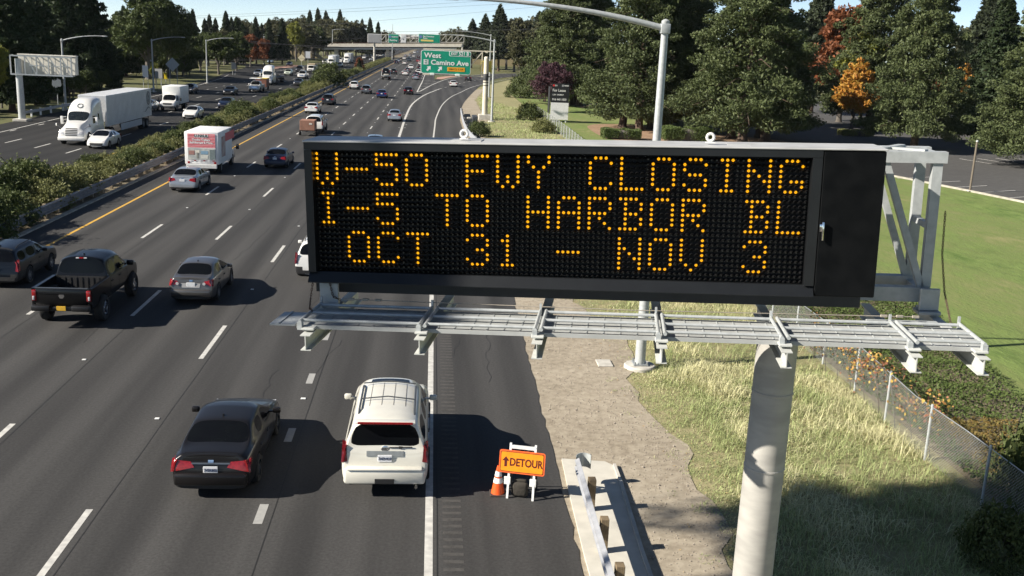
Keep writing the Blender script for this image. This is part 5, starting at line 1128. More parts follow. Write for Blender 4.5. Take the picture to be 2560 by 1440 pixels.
o = MB().cbox((0, 0, 0), (.5, .7, .05), .012, 0, 1).build('utility_cover', CONC); o.location = (5.8, 31.75, .0); tag(o, 'pale square utility cover set in the gravel', 'cover')
# small signs on the left
def post_sign(name, label, x, y, poly, z, m, posts, rz=0., h=None, cat='road sign'):
    t = thing(name, label, cat, (x, y, 0), rz)
    for p in posts: MB().tube([(p, .05, -.1), (p, .05, z+.1 if h is None else h)], .05, 8).build('post', GALVL, t, 40)
    MB().prism([(u, v+z) for u, v in poly], -.02, .02, 'y').build('panel', m, t); return t
SB = mat('sign_back', (.52, .53, .53), .5, .35)
post_sign('diamond_sign', 'bare metal back of a diamond sign on two posts beside the southbound lanes', -45.9, 184.3, [(-1.2, 0), (0, -1.2), (1.2, 0), (0, 1.2)], 4.4, SB, (-.55, .75))
R2 = lambda w, h: [(-w/2, -h/2), (w/2, -h/2), (w/2, h/2), (-w/2, h/2)]
post_sign('roadside_sign', 'blue-grey back of a tall roadside sign left of the lamp post', -51.4, 187.2, R2(1.0, 2.1), 2.9, mat('back_blue', (.12, .16, .22), .5), (-.4, .4))
post_sign('roadside_sign', 'pale back of a roadside sign just behind the lamp post', -49.2, 187.6, R2(1.3, 1.7), 2.6, SB, (-.4, .4))
post_sign('roadside_sign', 'small bright yellow sign near the yellow bush', -47.7, 186.5, R2(.55, 1.1), 2.3, mat('yellow_face', (.85, .62, .02), .5), (0,))
post_sign('roadside_sign', 'small grey sign at the southbound edge under dark trees', -50.2, 262, R2(1.1, 1.6), 2.2, SB, (-.3, .3))
post_sign('route_marker', 'grey shield-shaped marker back on a lamp post above the semi cab', -50.2, 140.5, [(-.55, .5), (-.4, .8), (.4, .8), (.55, .5), (.62, -.1), (0, -.9), (-.62, -.1)], 2.6, mat('back_dark', (.22, .25, .28), .5, .3), (0,))
p = G(754, 171); post_sign('warning_sign', 'yellow diamond sign standing in front of the overpass abutment', p.x, p.y, [(-1.2, 0), (0, -1.2), (1.2, 0), (0, 1.2)], 3.3, mat('diamond_yellow', (.70, .62, .42), .5), (0,))
p = G(770, 172); post_sign('white_sign', 'white rectangular sign beside the yellow diamond sign', p.x, p.y, R2(1.5, 2.1), 4.4, mat('sign_pale', (.62, .64, .66), .5), (0,))
p = G(1309, 186); post_sign('white_sign', 'white curve sign at the top of the exit ramp', p.x+1.5, p.y+6, R2(2.2, 1.5), 2.6, WHITEP, (0,))
# parking lot posts
t = thing('bollard_post', 'bare brown steel post at the corner of the lawn by the parking lot', 'post', (44.6, 80, 0)); MB().tube([(0, 0, -.1), (0, 0, 4.1)], .09, 12).build('pole', mat('post_brown', (.16, .13, .10), .6, .2), t, 40); MB().lathe([(.11, 4.1), (.09, 4.2), (0, 4.25)], 12).build('cap', GALVL, t, 40); MB().cbox((0, 0, .03), (.5, .5, .08), .02).build('footing', CONC, t)
for x, y, h, l in ((77.9, 140, 5.7, 'black parking lot lamp on a tall base near the right edge'), (88.5, 190, 5.2, 'slim parking lot lamp in front of the orange tree')):
    t = thing('parking_lamp', l, 'lamp', (x, y, 0)); MB().tube([(0, 0, 0), (0, 0, h)], [.09, .07], 10).build('pole', TRIM, t, 40); MB().cbox((0, 0, .35), (.7, .7, .8), .08).build('footing', mat('footing_dark', (.05, .05, .05), .8), t); MB().lathe([(.05, h), (.3, h+.15), (.32, h+.4), (.1, h+.5), (0, h+.52)], 12).build('lantern', TRIM, t, 40)
# the overpass
def overpass():
    xa, xb, Y = -62., 20., 520.; t = thing('overpass', 'pale concrete overpass crossing the freeway behind the traffic', 'bridge', ((xa+xb)/2, Y, 0)); xm = (xa+xb)/2
    def Z(x): return 3.9+(x-xa)*3.4/(xb-xa)
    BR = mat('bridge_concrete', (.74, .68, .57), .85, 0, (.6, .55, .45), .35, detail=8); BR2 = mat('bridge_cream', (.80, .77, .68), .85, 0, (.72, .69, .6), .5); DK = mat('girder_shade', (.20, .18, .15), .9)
    def slab(n, z0, z1, y0, y1, m, a=xa, b=xb):
        q = MB(); N = 12
        for i in range(N): x0, x1 = a+(b-a)*i/N, a+(b-a)*(i+1)/N; q.add([(x-xm, y, Z(x)+z) for x in (x0, x1) for y in (y0, y1) for z in (z0, z1)], [(0, 1, 3, 2), (4, 6, 7, 5), (0, 4, 5, 1), (2, 3, 7, 6), (0, 2, 6, 4), (1, 5, 7, 3)])
        return q.build(n, m, t)
    slab('girder', -.1, .75, -5.2, 5.2, BR2); slab('web', .75, 1.25, -4.9, 4.9, DK); slab('deck', 1.25, 1.7, -5.9, 5.9, BR2); slab('parapet', 1.7, 2.75, -5.9, -5.6, BR); slab('parapet', 1.7, 2.75, 5.6, 5.9, BR)
    slab('fence_rail', 3.1, 3.22, -5.8, -5.7, mat('rail_rust', (.16, .07, .05), .8))
    q = MB()
    for i in range(40): x = xa+(xb-xa)*(i+.5)/40; q.box((x-xm, -5.0, Z(x)+1.0), (.35, .5, .5))
    q.build('girder_stiffener', DK, t)
    for x in (-23.5, ): MB().box((x-xm, 0, Z(x)/2-.05), (1.2, 8, Z(x)-.1)).build('pier', BR, t)
    for x, w in ((xa-1, 7), (-49, 1.2), (xb, 7), (4, 1.2)): MB().box((x-xm, 0, Z(max(xa, min(xb, x)))/2-.05), (w, 9, Z(max(xa, min(xb, x)))-.1)).build('abutment', BR, t)
    return t
overpass()
struct(MB().prism([(-130, -1), (-56, -1), (-62, 3.0), (-75, 5.5), (-130, 5.5)], 512, 536, 'y').build('embankment', layered('bank_dry', [(.34, .26, .16), (.28, .24, .12), (.22, .18, .1), (.3, .25, .15)], (.1, .8, 6))))
struct(MB().prism([(17, -1), (120, -1), (120, 8), (30, 8), (20, 6.5)], 512, 536, 'y').build('embankment', MATS['bank_dry']))
# overhead wires
WIRE = mat('wire', (.10, .10, .11), .7)
for i, (a, b, Yw, sag) in enumerate(((((430, 78)), (830, 118), 300, .6), ((430, 92), (830, 112), 300, .6), ((520, 148), (860, 140), 300, .5), ((600, 34), (1390, -4), 380, 1.2), ((620, 28), (1240, -6), 400, 1.2), ((860, 52), (1400, 6), 430, 1.2), ((990, 86), (1370, 58), 460, 1.), ((1120, 75), (1372, 68), 280, .4))):
    A, B_ = AY(a[0], a[1], Yw), AY(b[0], b[1], Yw*1.02); d = (B_-A); A = A-d*.6; B_ = B_+d*.6
    pts = [A.lerp(B_, k/20)-Vector((0, 0, sag*4*(k/20)*(1-k/20))) for k in range(21)]
    tag(MB().tube(pts, .035, 4, caps=False).build('power_line', WIRE), 'thin overhead power line strung across the freeway', 'power line', 'power lines against sky and trees')
# buildings glimpsed through the trees and on the horizon
t = thing('house', 'low building with a red-brown roof glimpsed between the left trees', 'building', (-86, 300, 0), R(8)); MB().box((0, 0, 2.4), (15, 8, 4.8)).build('wall', mat('house_wall', (.30, .32, .36), .8), t); MB().prism([(-8, 4.8), (8, 4.8), (5.5, 8), (-5.5, 8)], -4.6, 4.6, 'y').build('roof', mat('roof_red', (.26, .07, .05), .8, 0, (.2, .05, .04), 1), t); MB().box((5.4, -4.05, 3.6), (1.3, .1, 2.6)).build('window', mat('pane_teal', (.25, .5, .55), .3), t)
RB = random.Random(3)
for i in range(16):
    x, y = RB.uniform(-45, 75), RB.uniform(1350, 1900); h = RB.uniform(9, 19); o = thing('city_block', 'hazy pale building on the horizon above the freeway', 'building', (x, y, 0), RB.uniform(-.2, .2), 'pale buildings on the horizon')
    w = RB.uniform(8, 22); MB().box((0, 0, h/2), (w, 14, h)).build('wall', mat('city_%d' % (i % 3), ((.6, .57, .54), (.55, .5, .46), (.66, .64, .62))[i % 3], .8), o)
    q = MB()
    for k in range(int(h/3.4)): q.box((0, -7.05, 2+k*3.4), (w*.86, .12, 1.3))
    q.build('window_band', GLASS, o)
# ------------------------------------------------------------------ traffic
build_protos()
COLS = {'white': P_WHITE, 'black': P_BLACK, 'silver': paint('silver', (.42, .44, .46), .6), 'grey': paint('grey', (.13, .135, .14), .5), 'dgrey': paint('dark_grey', (.035, .037, .042), .5), 'blue': paint('blue', (.012, .03, .13), .5), 'navy': paint('navy', (.01, .016, .04), .4), 'red': paint('red', (.35, .02, .02), .2), 'green': paint('pale_green', (.62, .68, .55), .1), 'lblue': paint('light_blue', (.25, .33, .42), .4), 'maroon': paint('maroon_black', (.02, .012, .014), .4)}
def place(o, px0, px1, py, L, label, cat, rz=0.):
    p = G((px0+px1)/2, py); o.location = (p.x, p.y+L/2 if L else p.y, 0); o.rotation_euler = (0, 0, rz); o['label'] = label; o['category'] = cat
    return o
def hero_suv():
    H = 1.89; t, b, h, w, z = car('large_suv', COLS['white'] if False else paint('pearl', (.66, .64, .565), .0), 5.1, 2.0, H); pm = MATS['paint_pearl']
    dress_suv(t, b, h, w, H, z, DRED, '7AEN410', pm, False, True)
    for s in (1, -1): roof_rail(t, b, s*(w-.36), .1, -1.85, mat('rail_grey', (.10, .11, .12), .4, .4), .026)
    for y in (-.02, -1.15): MB().tube([(-w+.36, y, H+.0), (0, y, H+.07), (w-.36, y, H+.0)], .017, 8).build('crossbar', mat('rail_grey', (.10, .11, .12), .4, .4), t, 40)
    q = MB()
    for x in (-.42, -.14, .14, .42): patch(b, None, '', 'top', [(x-.008, -1.5), (x+.008, -1.5), (x+.008, .05), (x-.008, .05)], None, .006, 1, 8, .02, q)
    q.build('roof_groove', mat('groove_grey', (.25, .24, .22), .6), t)
    patch(b, t, 'sunroof', 'top', [(-.48, .14), (.48, .14), (.46, .46), (-.46, .46)], GLASS, .008, 6, 3, .02)
    yb = -h+.24; hit = b.ray_cast(Vector((0, -14, H-.11)), Vector((0, 1, 0)))[0]; yb = hit.y if hit else yb
    MB().cbox((0, yb-.05, H-.085), (1.36, .22, .055), .02).build('rear_spoiler', pm, t, smooth=40); MB().cbox((0, yb-.155, H-.078), (1.24, .03, .05), .008).build('brake_light', REDL, t)
    q = MB(); q.cbox((0, -h-.02, .55), (1.86, .2, .36), .07); q.cbox((0, -h-.04, .74), (1.7, .2, .05), .02); q.build('rear_bumper', pm, t, smooth=45)
    MB().cbox((0, -h-.13, .46), (.44, .03, .12), .01).build('tow_cover', TRIM, t); MB().tube([(.72, -h-.02, .33), (.72, -h-.14, .32)], .035, 10).build('exhaust_tip', CHROME, t)
    patch(b, t, 'licence_trim', 'rear', [(-.42, z-.18), (.42, z-.18), (.42, z-.06), (-.42, z-.06)], mat('trim_silver', (.36, .37, .36), .35, .5), .016, 6, 2, .03)
    hy = b.ray_cast(Vector((0, -14, z-.03)), Vector((0, 1, 0)))[0]
    if hy: MB().lathe([(.0, -.03), (.085, -.025), (.095, 0), (.07, .01)], 14).build('badge', CHROME, t, 40, M=Matrix.Translation((0, hy.y-.0, z-.03)) @ Matrix.Rotation(R(-90), 4, 'X') @ Matrix.Scale(-1, 4, (0, 0, 1)))
    q = MB(); hy2 = b.ray_cast(Vector((.3, -14, z+.06)), Vector((0, 1, 0)))[0]; q.tube([(.1, hy2.y-.03, z+.02), (.62, hy2.y-.03, z+.035)], .013, 6); q.cbox((.35, hy2.y-.02, z+.02), (.09, .05, .05), .012); q.build('rear_wiper', TRIM, t)
    for s in ('right', 'left'): patch(b, t, 'side_trim', s, [(-1.3, .62), (1.3, .62), (1.3, .67), (-1.3, .67)], CHROME, .012, 8, 1, .02)
    return t
t = hero_suv(); t.location = (-1.03, 21.42+2.55, 0); t['label'] = 'pearl white full-size SUV with roof rails in the right lane'; t['category'] = 'suv'
# dark grey sedan beside it
pm = paint('gunmetal', (.020, .0185, .019), .5)
t, b, h, w, z = car('sedan', pm, 4.85, 1.83, 1.45, rim=mat('dark_alloy', (.2, .2, .21), .3, .9)); dress_sedan(t, b, h, w, 1.45, REDL, '7VSK802', pm=pm, tz=(.66, .92), tx=(.36, .88))
patch(b, t, 'chrome_strip', 'rear', [(-.42, .83), (.42, .83), (.42, .86), (-.42, .86)], mat('strip_grey', (.2, .21, .22), .3, .8), .02, 8, 1, .03); patch(b, t, 'rear_spoiler', 'top', [(-.62, -2.33), (.62, -2.33), (.58, -2.24), (-.58, -2.24)], pm, .02, 8, 2, .04)
q = MB(); q.cbox((0, -h-.0, .5), (1.62, .16, .3), .07); q.build('rear_bumper', pm, t, smooth=45)
t.location = (-4.90, 21.27+2.42, 0); t['label'] = 'dark grey sedan left of the pearl white SUV'; t['category'] = 'car'
# the grey-brown compact sedan
pm = paint('pewter', (.13, .122, .115), .6)
t, b, h, w, z = car('sedan', pm, 4.5, 1.72, 1.48); dress_sedan(t, b, h, w, 1.48, REDL, None, pm=pm, tz=(.74, .97), tx=(.44, .83)); patch(b, t, 'plate_recess', 'rear', [(-.33, .70), (.33, .70), (.36, .86), (-.36, .86)], mat('recess_grey', (.3, .3, .31), .5), .014, 6, 2, .02)
q = MB(); q.cbox((0, -h+.01, .5), (1.5, .16, .28), .07); q.build('rear_bumper', pm, t, smooth=45)
for s in (1, -1): MB().lathe([(0, -.03), (.055, -.02), (.06, .0)], 10).build('reversing_light', CLEARL, t, 40, M=Matrix.Translation((s*.5, -h+.02, .86)) @ Matrix.Rotation(R(90), 4, 'X'))
t.location = (-9.2, 38.05+2.25, 0); t['label'] = 'pewter grey compact sedan right of the black pickup'; t['category'] = 'car'
# the lifted black pickup
t = pickup(P_BLACK, .2, CHROME, .47, 5.85, 2.02, 1.93, None, mat('plate_yellow', (.72, .42, .03), .5), True)
t.location = (-12.75, 34.55+2.93, 0); t['label'] = 'lifted black crew cab pickup with an empty bed and chrome wheels'; t['category'] = 'pickup'
# crossovers at the left border and behind the sign
pm = paint('blue_black', (.008, .011, .017), .4); t, b, h, w, z = car('crossover', pm, 4.4, 1.84, 1.6); dress_suv(t, b, h, w, 1.6, z, REDL, None, pm, True, True); fin(t, -1.5, 1.58); patch(b, t, 'hatch_spoiler', 'top', [(-.58, -1.86), (.58, -1.86), (.58, -1.74), (-.58, -1.74)], TRIM, .02, 6, 2, .04)
t.location = (-17.2, 40.0+2.2, 0); t['label'] = 'dark blue-black crossover cut by the left border'; t['category'] = 'suv'
t, b, h, w, z = car('crossover', P_WHITE, 4.6, 1.84, 1.7); dress_suv(t, b, h, w, 1.7, z, DRED, None, P_WHITE, True, True)
q = MB()
for s in (-.45, .45):
    for y in (-.6, .3): q.beam((s, y, 1.72), (s, y, 1.86), .03, .03)
for y in (-.6, .3): q.beam((-.6, y, 1.86), (.6, y, 1.86), .03, .03)
for x in (-.3, .0, .25): q.beam((x, -.9, 1.9), (x+.05, .5, 2.05), .03, .03)
q.build('roof_rack', TRIM, t); p = G(736, 702); t.location = (p.x+.92, p.y+2.3, 0); t['label'] = 'white crossover with a roof rack half hidden behind the message sign'; t['category'] = 'suv'
# rental truck
t = box_truck(7.3, 2.45, .75, 3.12, P_WHITE, mat('box_clean', (.78, .78, .77), .45, 0, (.70, .70, .69), 1.5)); y = -3.65
RD = mat('door_red', (.62, .09, .11), .5); q = MB(); q.box((0, y-.012, 2.46), (1.98, .03, 1.02)); d = q.build('roll_door', RD, t)
q = MB()
for i in range(9): q.box((0, y-.03, 2.02+i*.108), (1.98, .008, .045))
q.build('door_slat', mat('door_pink', (.78, .40, .42), .5), d)
MB().box((0, y-.012, 1.5), (1.98, .03, .82)).build('door_picture', mat('picture_pale', (.55, .55, .50), .6, 0, (.30, .33, .33), 2.2, detail=6), t)
MB().box((0, y-.014, 1.94), (1.98, .032, .05)).build('door_band', WHITEP, t)
for x, z, a, c, m in ((-.72, 1.6, .42, .3, (.38, .2, .17)), (-.3, 1.68, .3, .2, (.74, .70, .6)), (.2, 1.62, .5, .24, (.22, .36, .48)), (.76, 1.5, .4, .7, (.16, .2, .2)), (-.3, 1.4, .14, .4, (.25, .25, .22)), (.2, 1.3, .5, .25, (.62, .62, .56))): MB().box((x, y-.032, z), (a, .012, c)).build('picture_patch', mat('pic_%d' % int(abs(x*100)+z*10), m, .6), d)
MB().box((-.02, y-.036, 2.83), (.98, .012, .22)).build('name_board', WHITEP, d); text('lettering', 'U-HAUL', .26, mat('ink_black', (.01, .01, .012), .5), d, at_s(-.02, y-.046, 2.83), .003, 1.05, bold=.008)
for s, z, sz in (('Trucks, Trailers', 2.55, .19), ('Self-Storage & More', 2.34, .19)): text('lettering', s, sz, WHITEP, d, at_s(-.02, y-.04, z), .003, 1.05, bold=.008)
for s in (1, -1):
    MB().box((s*1.235, .45, 2.55), (.012, 3.4, .62)).build('side_band', RD, t); MB().box((s*1.24, -2.0, 1.95), (.012, 1.4, 1.5)).build('side_picture', mat('side_pic', (.34, .20, .18), .6, 0, (.5, .45, .42), 1.5), t)
    text('lettering', 'U-HAUL', .3, mat('ink_black', (.01, .01, .012), .5), t, Matrix.Translation((s*1.242, .9, 2.95)) @ Matrix.Rotation(R(90*s), 4, 'Z') @ FACE_S, .003)
    MB().cbox((s*.95, y-.02, .88), (.16, .05, .16), .02).build('taillight', REDL, t); MB().box((s*1.18, -.9, .75), (.06, 2.6, .3)).build('side_skirt', P_WHITE, t)
for i in range(6): MB().box((-.82+i*.33, y-.03, 1.02), (.16, .012, .06)).build('reflector', REDL if i % 2 else WHITEP, t)
MB().cbox((0, y-.12, .62), (2.2, .2, .3), .03).build('rear_bumper', mat('bumper_white', (.62, .62, .6), .5), t)
t.location = (-16.95, 75.3+3.65, 0); t['label'] = 'white and red U-Haul box truck in the left lane'; t['category'] = 'truck'
# the big white semi
t = semi('box', P_WHITE, 15.2); p = G(178, 364); t.location = (p.x, p.y+.1, 0); t.rotation_euler = (0, 0, math.pi); t['label'] = 'white semi truck pulling a long white ribbed trailer on the left'; t['category'] = 'semi truck'
tr = [c for c in t.children if c.name.startswith('trailer')][0]; INKB = mat('emblem_ink', (.05, .07, .085), .5)
# emblem and wave on the trailer's left flank (it faces the camera when southbound): local -x side
for s in (-1, 1):
    q = MB(); ye = -6.1-15.2+1.25; X = s*1.31
    n = 28; ring = [(math.cos(a), math.sin(a)) for a in [2*math.pi*k/n for k in range(n)]]
    for k in range(n):
        a, b2 = ring[k], ring[(k+1) % n]; q.add([(X, ye+.62*a[0], 3.1+.72*a[1]), (X, ye+.62*b2[0], 3.1+.72*b2[1]), (X, ye+.5*b2[0], 3.1+.6*b2[1]), (X, ye+.5*a[0], 3.1+.6*a[1])], [(0, 1, 2, 3)])
    q.add([(X, ye-.12, 2.6), (X, ye+.05, 2.6), (X, ye+.2, 3.6), (X, ye+.02, 3.6)], [(0, 1, 2, 3)]); q.add([(X, ye+.2, 2.75), (X, ye+.3, 2.75), (X, ye-.2, 3.4), (X, ye-.3, 3.4)], [(0, 1, 2, 3)])
    for k in range(20):
        f0, f1 = k/20, (k+1)/20; W_ = lambda f: (X, ye-.9+2.9*f, 1.85+.22*math.sin(f*6.3-.4)+.12*f); A, B_ = W_(f0), W_(f1); h0 = .09*math.sin(math.pi*min(1, f0+.05)); h1 = .09*math.sin(math.pi*min(1, f1+.02)); q.add([A, B_, (X, B_[1], B_[2]+h1), (X, A[1], A[2]+h0)], [(0, 1, 2, 3)])
    o = q.build('emblem', INKB, tr); sol = o.modifiers.new('t', 'SOLIDIFY'); sol.thickness = .01
q = MB()
for k in range(20): a = 2*math.pi*k/20; b2 = 2*math.pi*(k+1)/20; q.add([(.26*math.cos(a), .19*math.sin(a), 0), (.26*math.cos(b2), .19*math.sin(b2), 0), (.2*math.cos(b2), .14*math.sin(b2), 0), (.2*math.cos(a), .14*math.sin(a), 0)], [(0, 1, 2, 3)])
for i, v in enumerate(q.v):
    hh = SEMI_BVH.ray_cast(Vector((v[0], 14, 3.28+v[1])), Vector((0, -1, 0)))[0]; q.v[i] = (v[0], (hh.y if hh else -3)+.02, 3.28+v[1])
o = q.build('emblem', INKB, t); sol = o.modifiers.new('t', 'SOLIDIFY'); sol.thickness = .03
# tow truck with a black car on its deck
def rollback():
    t = box_truck(8.0, 2.3, .9, 1.15, P_WHITE, GALV); q = MB()
    for s in (1, -1):
        q.beam((s*1.1, 1.0, 1.2), (s*1.1, 1.0, 2.6), .12, .12); q.beam((s*1.12, -3.9, 1.22), (s*1.12, 1.0, 1.22), .1, .16); q.beam((s*1.1, 1.0, 2.6), (s*1.12, -3.6, 1.25), .09, .09)
    q.beam((-1.1, 1.0, 2.6), (1.1, 1.0, 2.6), .14, .14); q.build('deck_rail', P_WHITE, t); MB().cbox((0, 1.6, 2.3), (1.5, .3, .18), .04).build('light_bar', AMBERL, t); return t
t = rollback(); place(t, 951, 977, 199.7, 8., 'white tow truck carrying a black car on its deck', 'tow truck')
o = dup(PROTO['large_suv'], (t.location.x, t.location.y-1.1, 1.18), 0, 'black car riding on the deck of the white tow truck', None, {Pp: P_BLACK}); o['category'] = 'car'
# white utility wagon with a little trailer
t = dup(PROTO['large_suv'], (0, 0, 0), 0, None, None, {Pp: P_WHITE}); p = G(783, 336); t.location = (p.x, p.y+2.5+.4, .12); t['label'] = 'white older SUV towing a small trailer with a brown crate'; t['category'] = 'suv'
u = thing('utility_trailer', 'small trailer hitched behind the white older SUV', 'trailer', (p.x-.35, p.y-1.25, 0)); q = MB(); q.box((0, 0, .55), (1.6, 2.2, .08)); q.beam((0, 1.0, .5), (0.1, 1.75, .5), .08, .08); q.build('bed', TRIM, u)
for s in (1, -1): wheel(u, s*.88, -.1, .3, .18, TRIM)
b = MB(); b.cbox((0, 0, 0), (1.55, 2.0, 1.05), .03); b = b.build('crate', mat('crate_brown', (.30, .15, .10), .8, 0, (.24, .12, .08), 2)); b.location = (p.x-.35, p.y-1.3, 1.12); tag(b, 'brown box crate loaded on the small trailer', 'crate'); MB().box((.35, -1.01, .18), (.32, .02, .16)).build('paper_label', mat('paper', (.66, .6, .52), .7), b)
# northbound: proto, left/right pixel, base pixel, length, paint, label
NB = [('sedan', 415, 497, 482, 4.85, 'silver', 'silver sedan close behind the rental box truck'), ('sedan', 657, 717, 422, 4.85, 'navy', 'dark blue sedan above the left end of the message sign'),
 ('sedan', 760, 795, 284.5, 4.9, 'white', 'white sedan ahead of the white SUV with the trailer'), ('crossover', 802, 836, 263, 4.3, 'dgrey', 'dark grey tall hatchback with bright red tail lights by the yellow line'), ('crossover', 872, 897, 224, 4.6, 'white', 'white crossover on the yellow line beside a grey crossover'),
 ('crossover', 901, 928, 235.3, 4.6, 'grey', 'grey crossover right of the white crossover'), ('sedan', 941, 967, 245.5, 4.7, 'blue', 'bright blue sedan with its right signal lit'), ('sedan', 1007, 1034, 237, 5.0, 'maroon', 'black coupe-like sedan just before the gore point'),
 ('hatchback', 967, 1004, 304.5, 4.6, 'silver', 'silver fastback hatchback beside the thick white line'), ('sedan', 1121, 1146, 217.5, 4.7, 'white', 'white sedan with red tail lights on the exit ramp'), ('crossover', 1160, 1181, 202.3, 4.5, 'dgrey', 'dark hatchback farther up the exit ramp'),
 ('crossover', 978, 990, 185.8, 4.6, 'dgrey', 'dark crossover ahead of the tow truck'), ('sedan', 1004, 1021, 188.8, 4.8, 'white', 'white sedan between the tow truck and the exit sign'), ('sedan', 1011, 1026, 180.8, 4.8, 'grey', 'grey sedan just ahead of the white sedan near the exit sign'), ('large_suv', 1019, 1035, 173.5, 5.2, 'white', 'white full-size SUV up the road left of the exit sign'),
 ('sedan', 1030, 1047.5, 199.8, 4.8, 'silver', 'silver sedan below the left corner of the exit sign'), ('sedan', 1035, 1049, 192.8, 4.8, 'dgrey', 'dark sedan ahead of the silver one at the exit sign corner'), ('crossover', 1039, 1053, 186.8, 4.6, 'white', 'white crossover half behind the exit sign left edge'), ('crossover', 985, 997, 160, 4.6, 'navy', 'dark blue crossover by the far median'), ('sedan', 991, 1001, 155, 4.7, 'lblue', 'blue-grey sedan beside the far dark blue crossover'),
 ('sedan', 1005, 1016, 148.6, 4.8, 'white', 'white sedan in the far left lane near the gantry pole'), ('sedan', 1005, 1017, 161.3, 4.8, 'white', 'white sedan straddling the far lanes above the tow truck'), ('van', 1017, 1028, 153.3, 5.4, 'white', 'white van in the far traffic'), ('sedan', 1019, 1028, 140.6, 4.8, 'white', 'white car far up the left lane'), ('sedan', 1030, 1038, 142.6, 4.8, 'white', 'white car far up the middle lane'),
 ('sedan', 1041, 1049, 155.4, 4.8, 'red', 'red car in the far traffic'), ('sedan', 1042, 1051, 145.6, 4.8, 'dgrey', 'dark car in the far traffic'), ('crossover', 1046, 1055, 163, 4.6, 'white', 'white crossover touching the exit sign border'), ('sedan', 1044, 1055, 174, 4.8, 'dgrey', 'dark car left of the exit sign border'), ('sedan', 1050, 1057, 137.6, 4.8, 'silver', 'silver car far away under the gantry'), ('van', 1032, 1040, 133.6, 5.4, 'white', 'white van far away under the gantry'), ('sedan', 1041, 1047, 131.6, 4.8, 'lblue', 'pale blue car near the end of the visible road'), ('sedan', 1010, 1016, 142, 4.8, 'silver', 'silver car in the far left lane'), ('sedan', 1053, 1058, 133, 4.8, 'white', 'white car near the end of the visible road')]
for k, a, b, y, L, c, l in NB:
    o = dup(PROTO[k], (0, 0, 0), 0, None, 'northbound traffic', {Pp: COLS[c]}); place(o, a, b, y, L, l, 'suv' if 'crossover' in k or 'suv' in k else ('van' if k == 'van' else 'car'))
p = G(938, 338, 1.43); o = dup(PROTO['sedan'], (p.x, p.y+.9, 0), 0, 'blue sedan whose roof peeks over the message sign top', 'northbound traffic', {Pp: COLS['lblue']}); o['category'] = 'car'
for f in (lambda c: c,):
    s = G(963, 240, .85); MB().cbox((0, 0, 0), (.26, .06, .16), .02)
# southbound, front to the camera
SBT = [('hatchback', 217, 262, 373.5, 4.7, 'white', 'white sedan with a black glass roof beside the semi cab'), ('hatchback', 459, 487, 298.5, 4.5, 'white', 'white hatchback in front of the dark sedans on the left road'), ('sedan', 547, 572, 272, 4.8, 'navy', 'dark blue sedan near the median shrubs'), ('sedan', 560, 579, 239, 4.8, 'black', 'black sedan behind the dark blue one'), ('crossover', 456, 478, 236, 4.8, 'dgrey', 'dark SUV in the outer southbound lane'), ('sedan', 350, 368, 280, 4.7, 'lblue', 'blue car mostly hidden behind the semi trailer'),
 ('crossover', 635, 650, 191, 4.7, 'silver', 'silver SUV partly behind the flatbed semi'), ('crossover', 710, 727, 189.5, 4.6, 'green', 'pale green-white crossover alone in its lane'), ('sedan', 731, 755, 215, 4.8, 'dgrey', 'dark sedan beside the median in front of the white pickups'), ('van', 740, 754, 183.5, 5.5, 'dgrey', 'dark van behind the white pickup'), ('van', 798, 814, 192.5, 5.3, 'white', 'white minivan next to the median shrubs'), ('van', 806, 817, 162, 5.8, 'white', 'white van left of the far semi'), ('crossover', 842, 855, 168, 4.7, 'white', 'white SUV between two far semis'), ('van', 845, 853, 157.5, 5.5, 'white', 'white van behind the far white SUV'), ('sedan', 716, 727, 165, 4.7, 'navy', 'dark car coming down the entrance ramp'), ('sedan', 667, 681, 157.5, 4.7, 'lblue', 'pale car on the entrance ramp curve'),
 ('sedan', 922, 932, 151.5, 4.8, 'silver', 'silver car by the gantry pole southbound'), ('crossover', 928, 939, 148, 4.7, 'white', 'white SUV by the gantry pole southbound'), ('sedan', 905, 915, 147, 4.8, 'white', 'white car under the overpass'), ('sedan', 941, 949, 140, 4.8, 'white', 'white car behind the gantry sign back')]
for k, a, b, y, L, c, l in SBT:
    o = dup(PROTO[k], (0, 0, 0), 0, None, 'southbound traffic', {Pp: COLS[c]}); place(o, a, b, y, L, l, 'suv' if 'crossover' in k else ('van' if k == 'van' else 'car'), math.pi)
for a, b, y, l in ((743, 764, 197, 'white crew cab pickup in the middle of the southbound road'), (624, 646, 230, 'white pickup with a rack pulling a red-brown trailer')):
    o = dup(PROTO['pickup'], (0, 0, 0), 0, None, 'southbound traffic', {Pp: P_WHITE}); place(o, a, b, y, 5.85, l, 'pickup', math.pi)
p = o.location; t = thing('cargo_trailer', 'red-brown boxy trailer pulled by the white pickup', 'trailer', (p.x+.1, p.y+6.0, 0)); MB().cbox((0, 0, 1.35), (2.0, 3.4, 1.5), .04).build('box', mat('trailer_brown', (.22, .09, .06), .7), t); MB().box((0, 0, 2.14), (2.1, 3.5, .1)).build('rim_rail', mat('rail_yellow', (.6, .42, .08), .6), t)
for s in (1, -1): wheel(t, s*1.0, 0, .36, .22, TRIM)
q = MB(); q.box((0, .6, 2.35), (1.9, 2.4, .1)); o2 = q.build('rack', WHITEP, o)
o = dup(PROTO['box_truck'], (0, 0, 0), 0, None, 'southbound traffic', {Pp: P_WHITE}); place(o, 401, 437, 278, 6.8, 'white cube box truck on the southbound road behind the semi', 'truck', math.pi)
t = semi('flat', P_WHITE, 12.5); place(t, 652, 678, 213, 0, 'white semi cab pulling an almost empty flatbed', 'semi truck', math.pi)
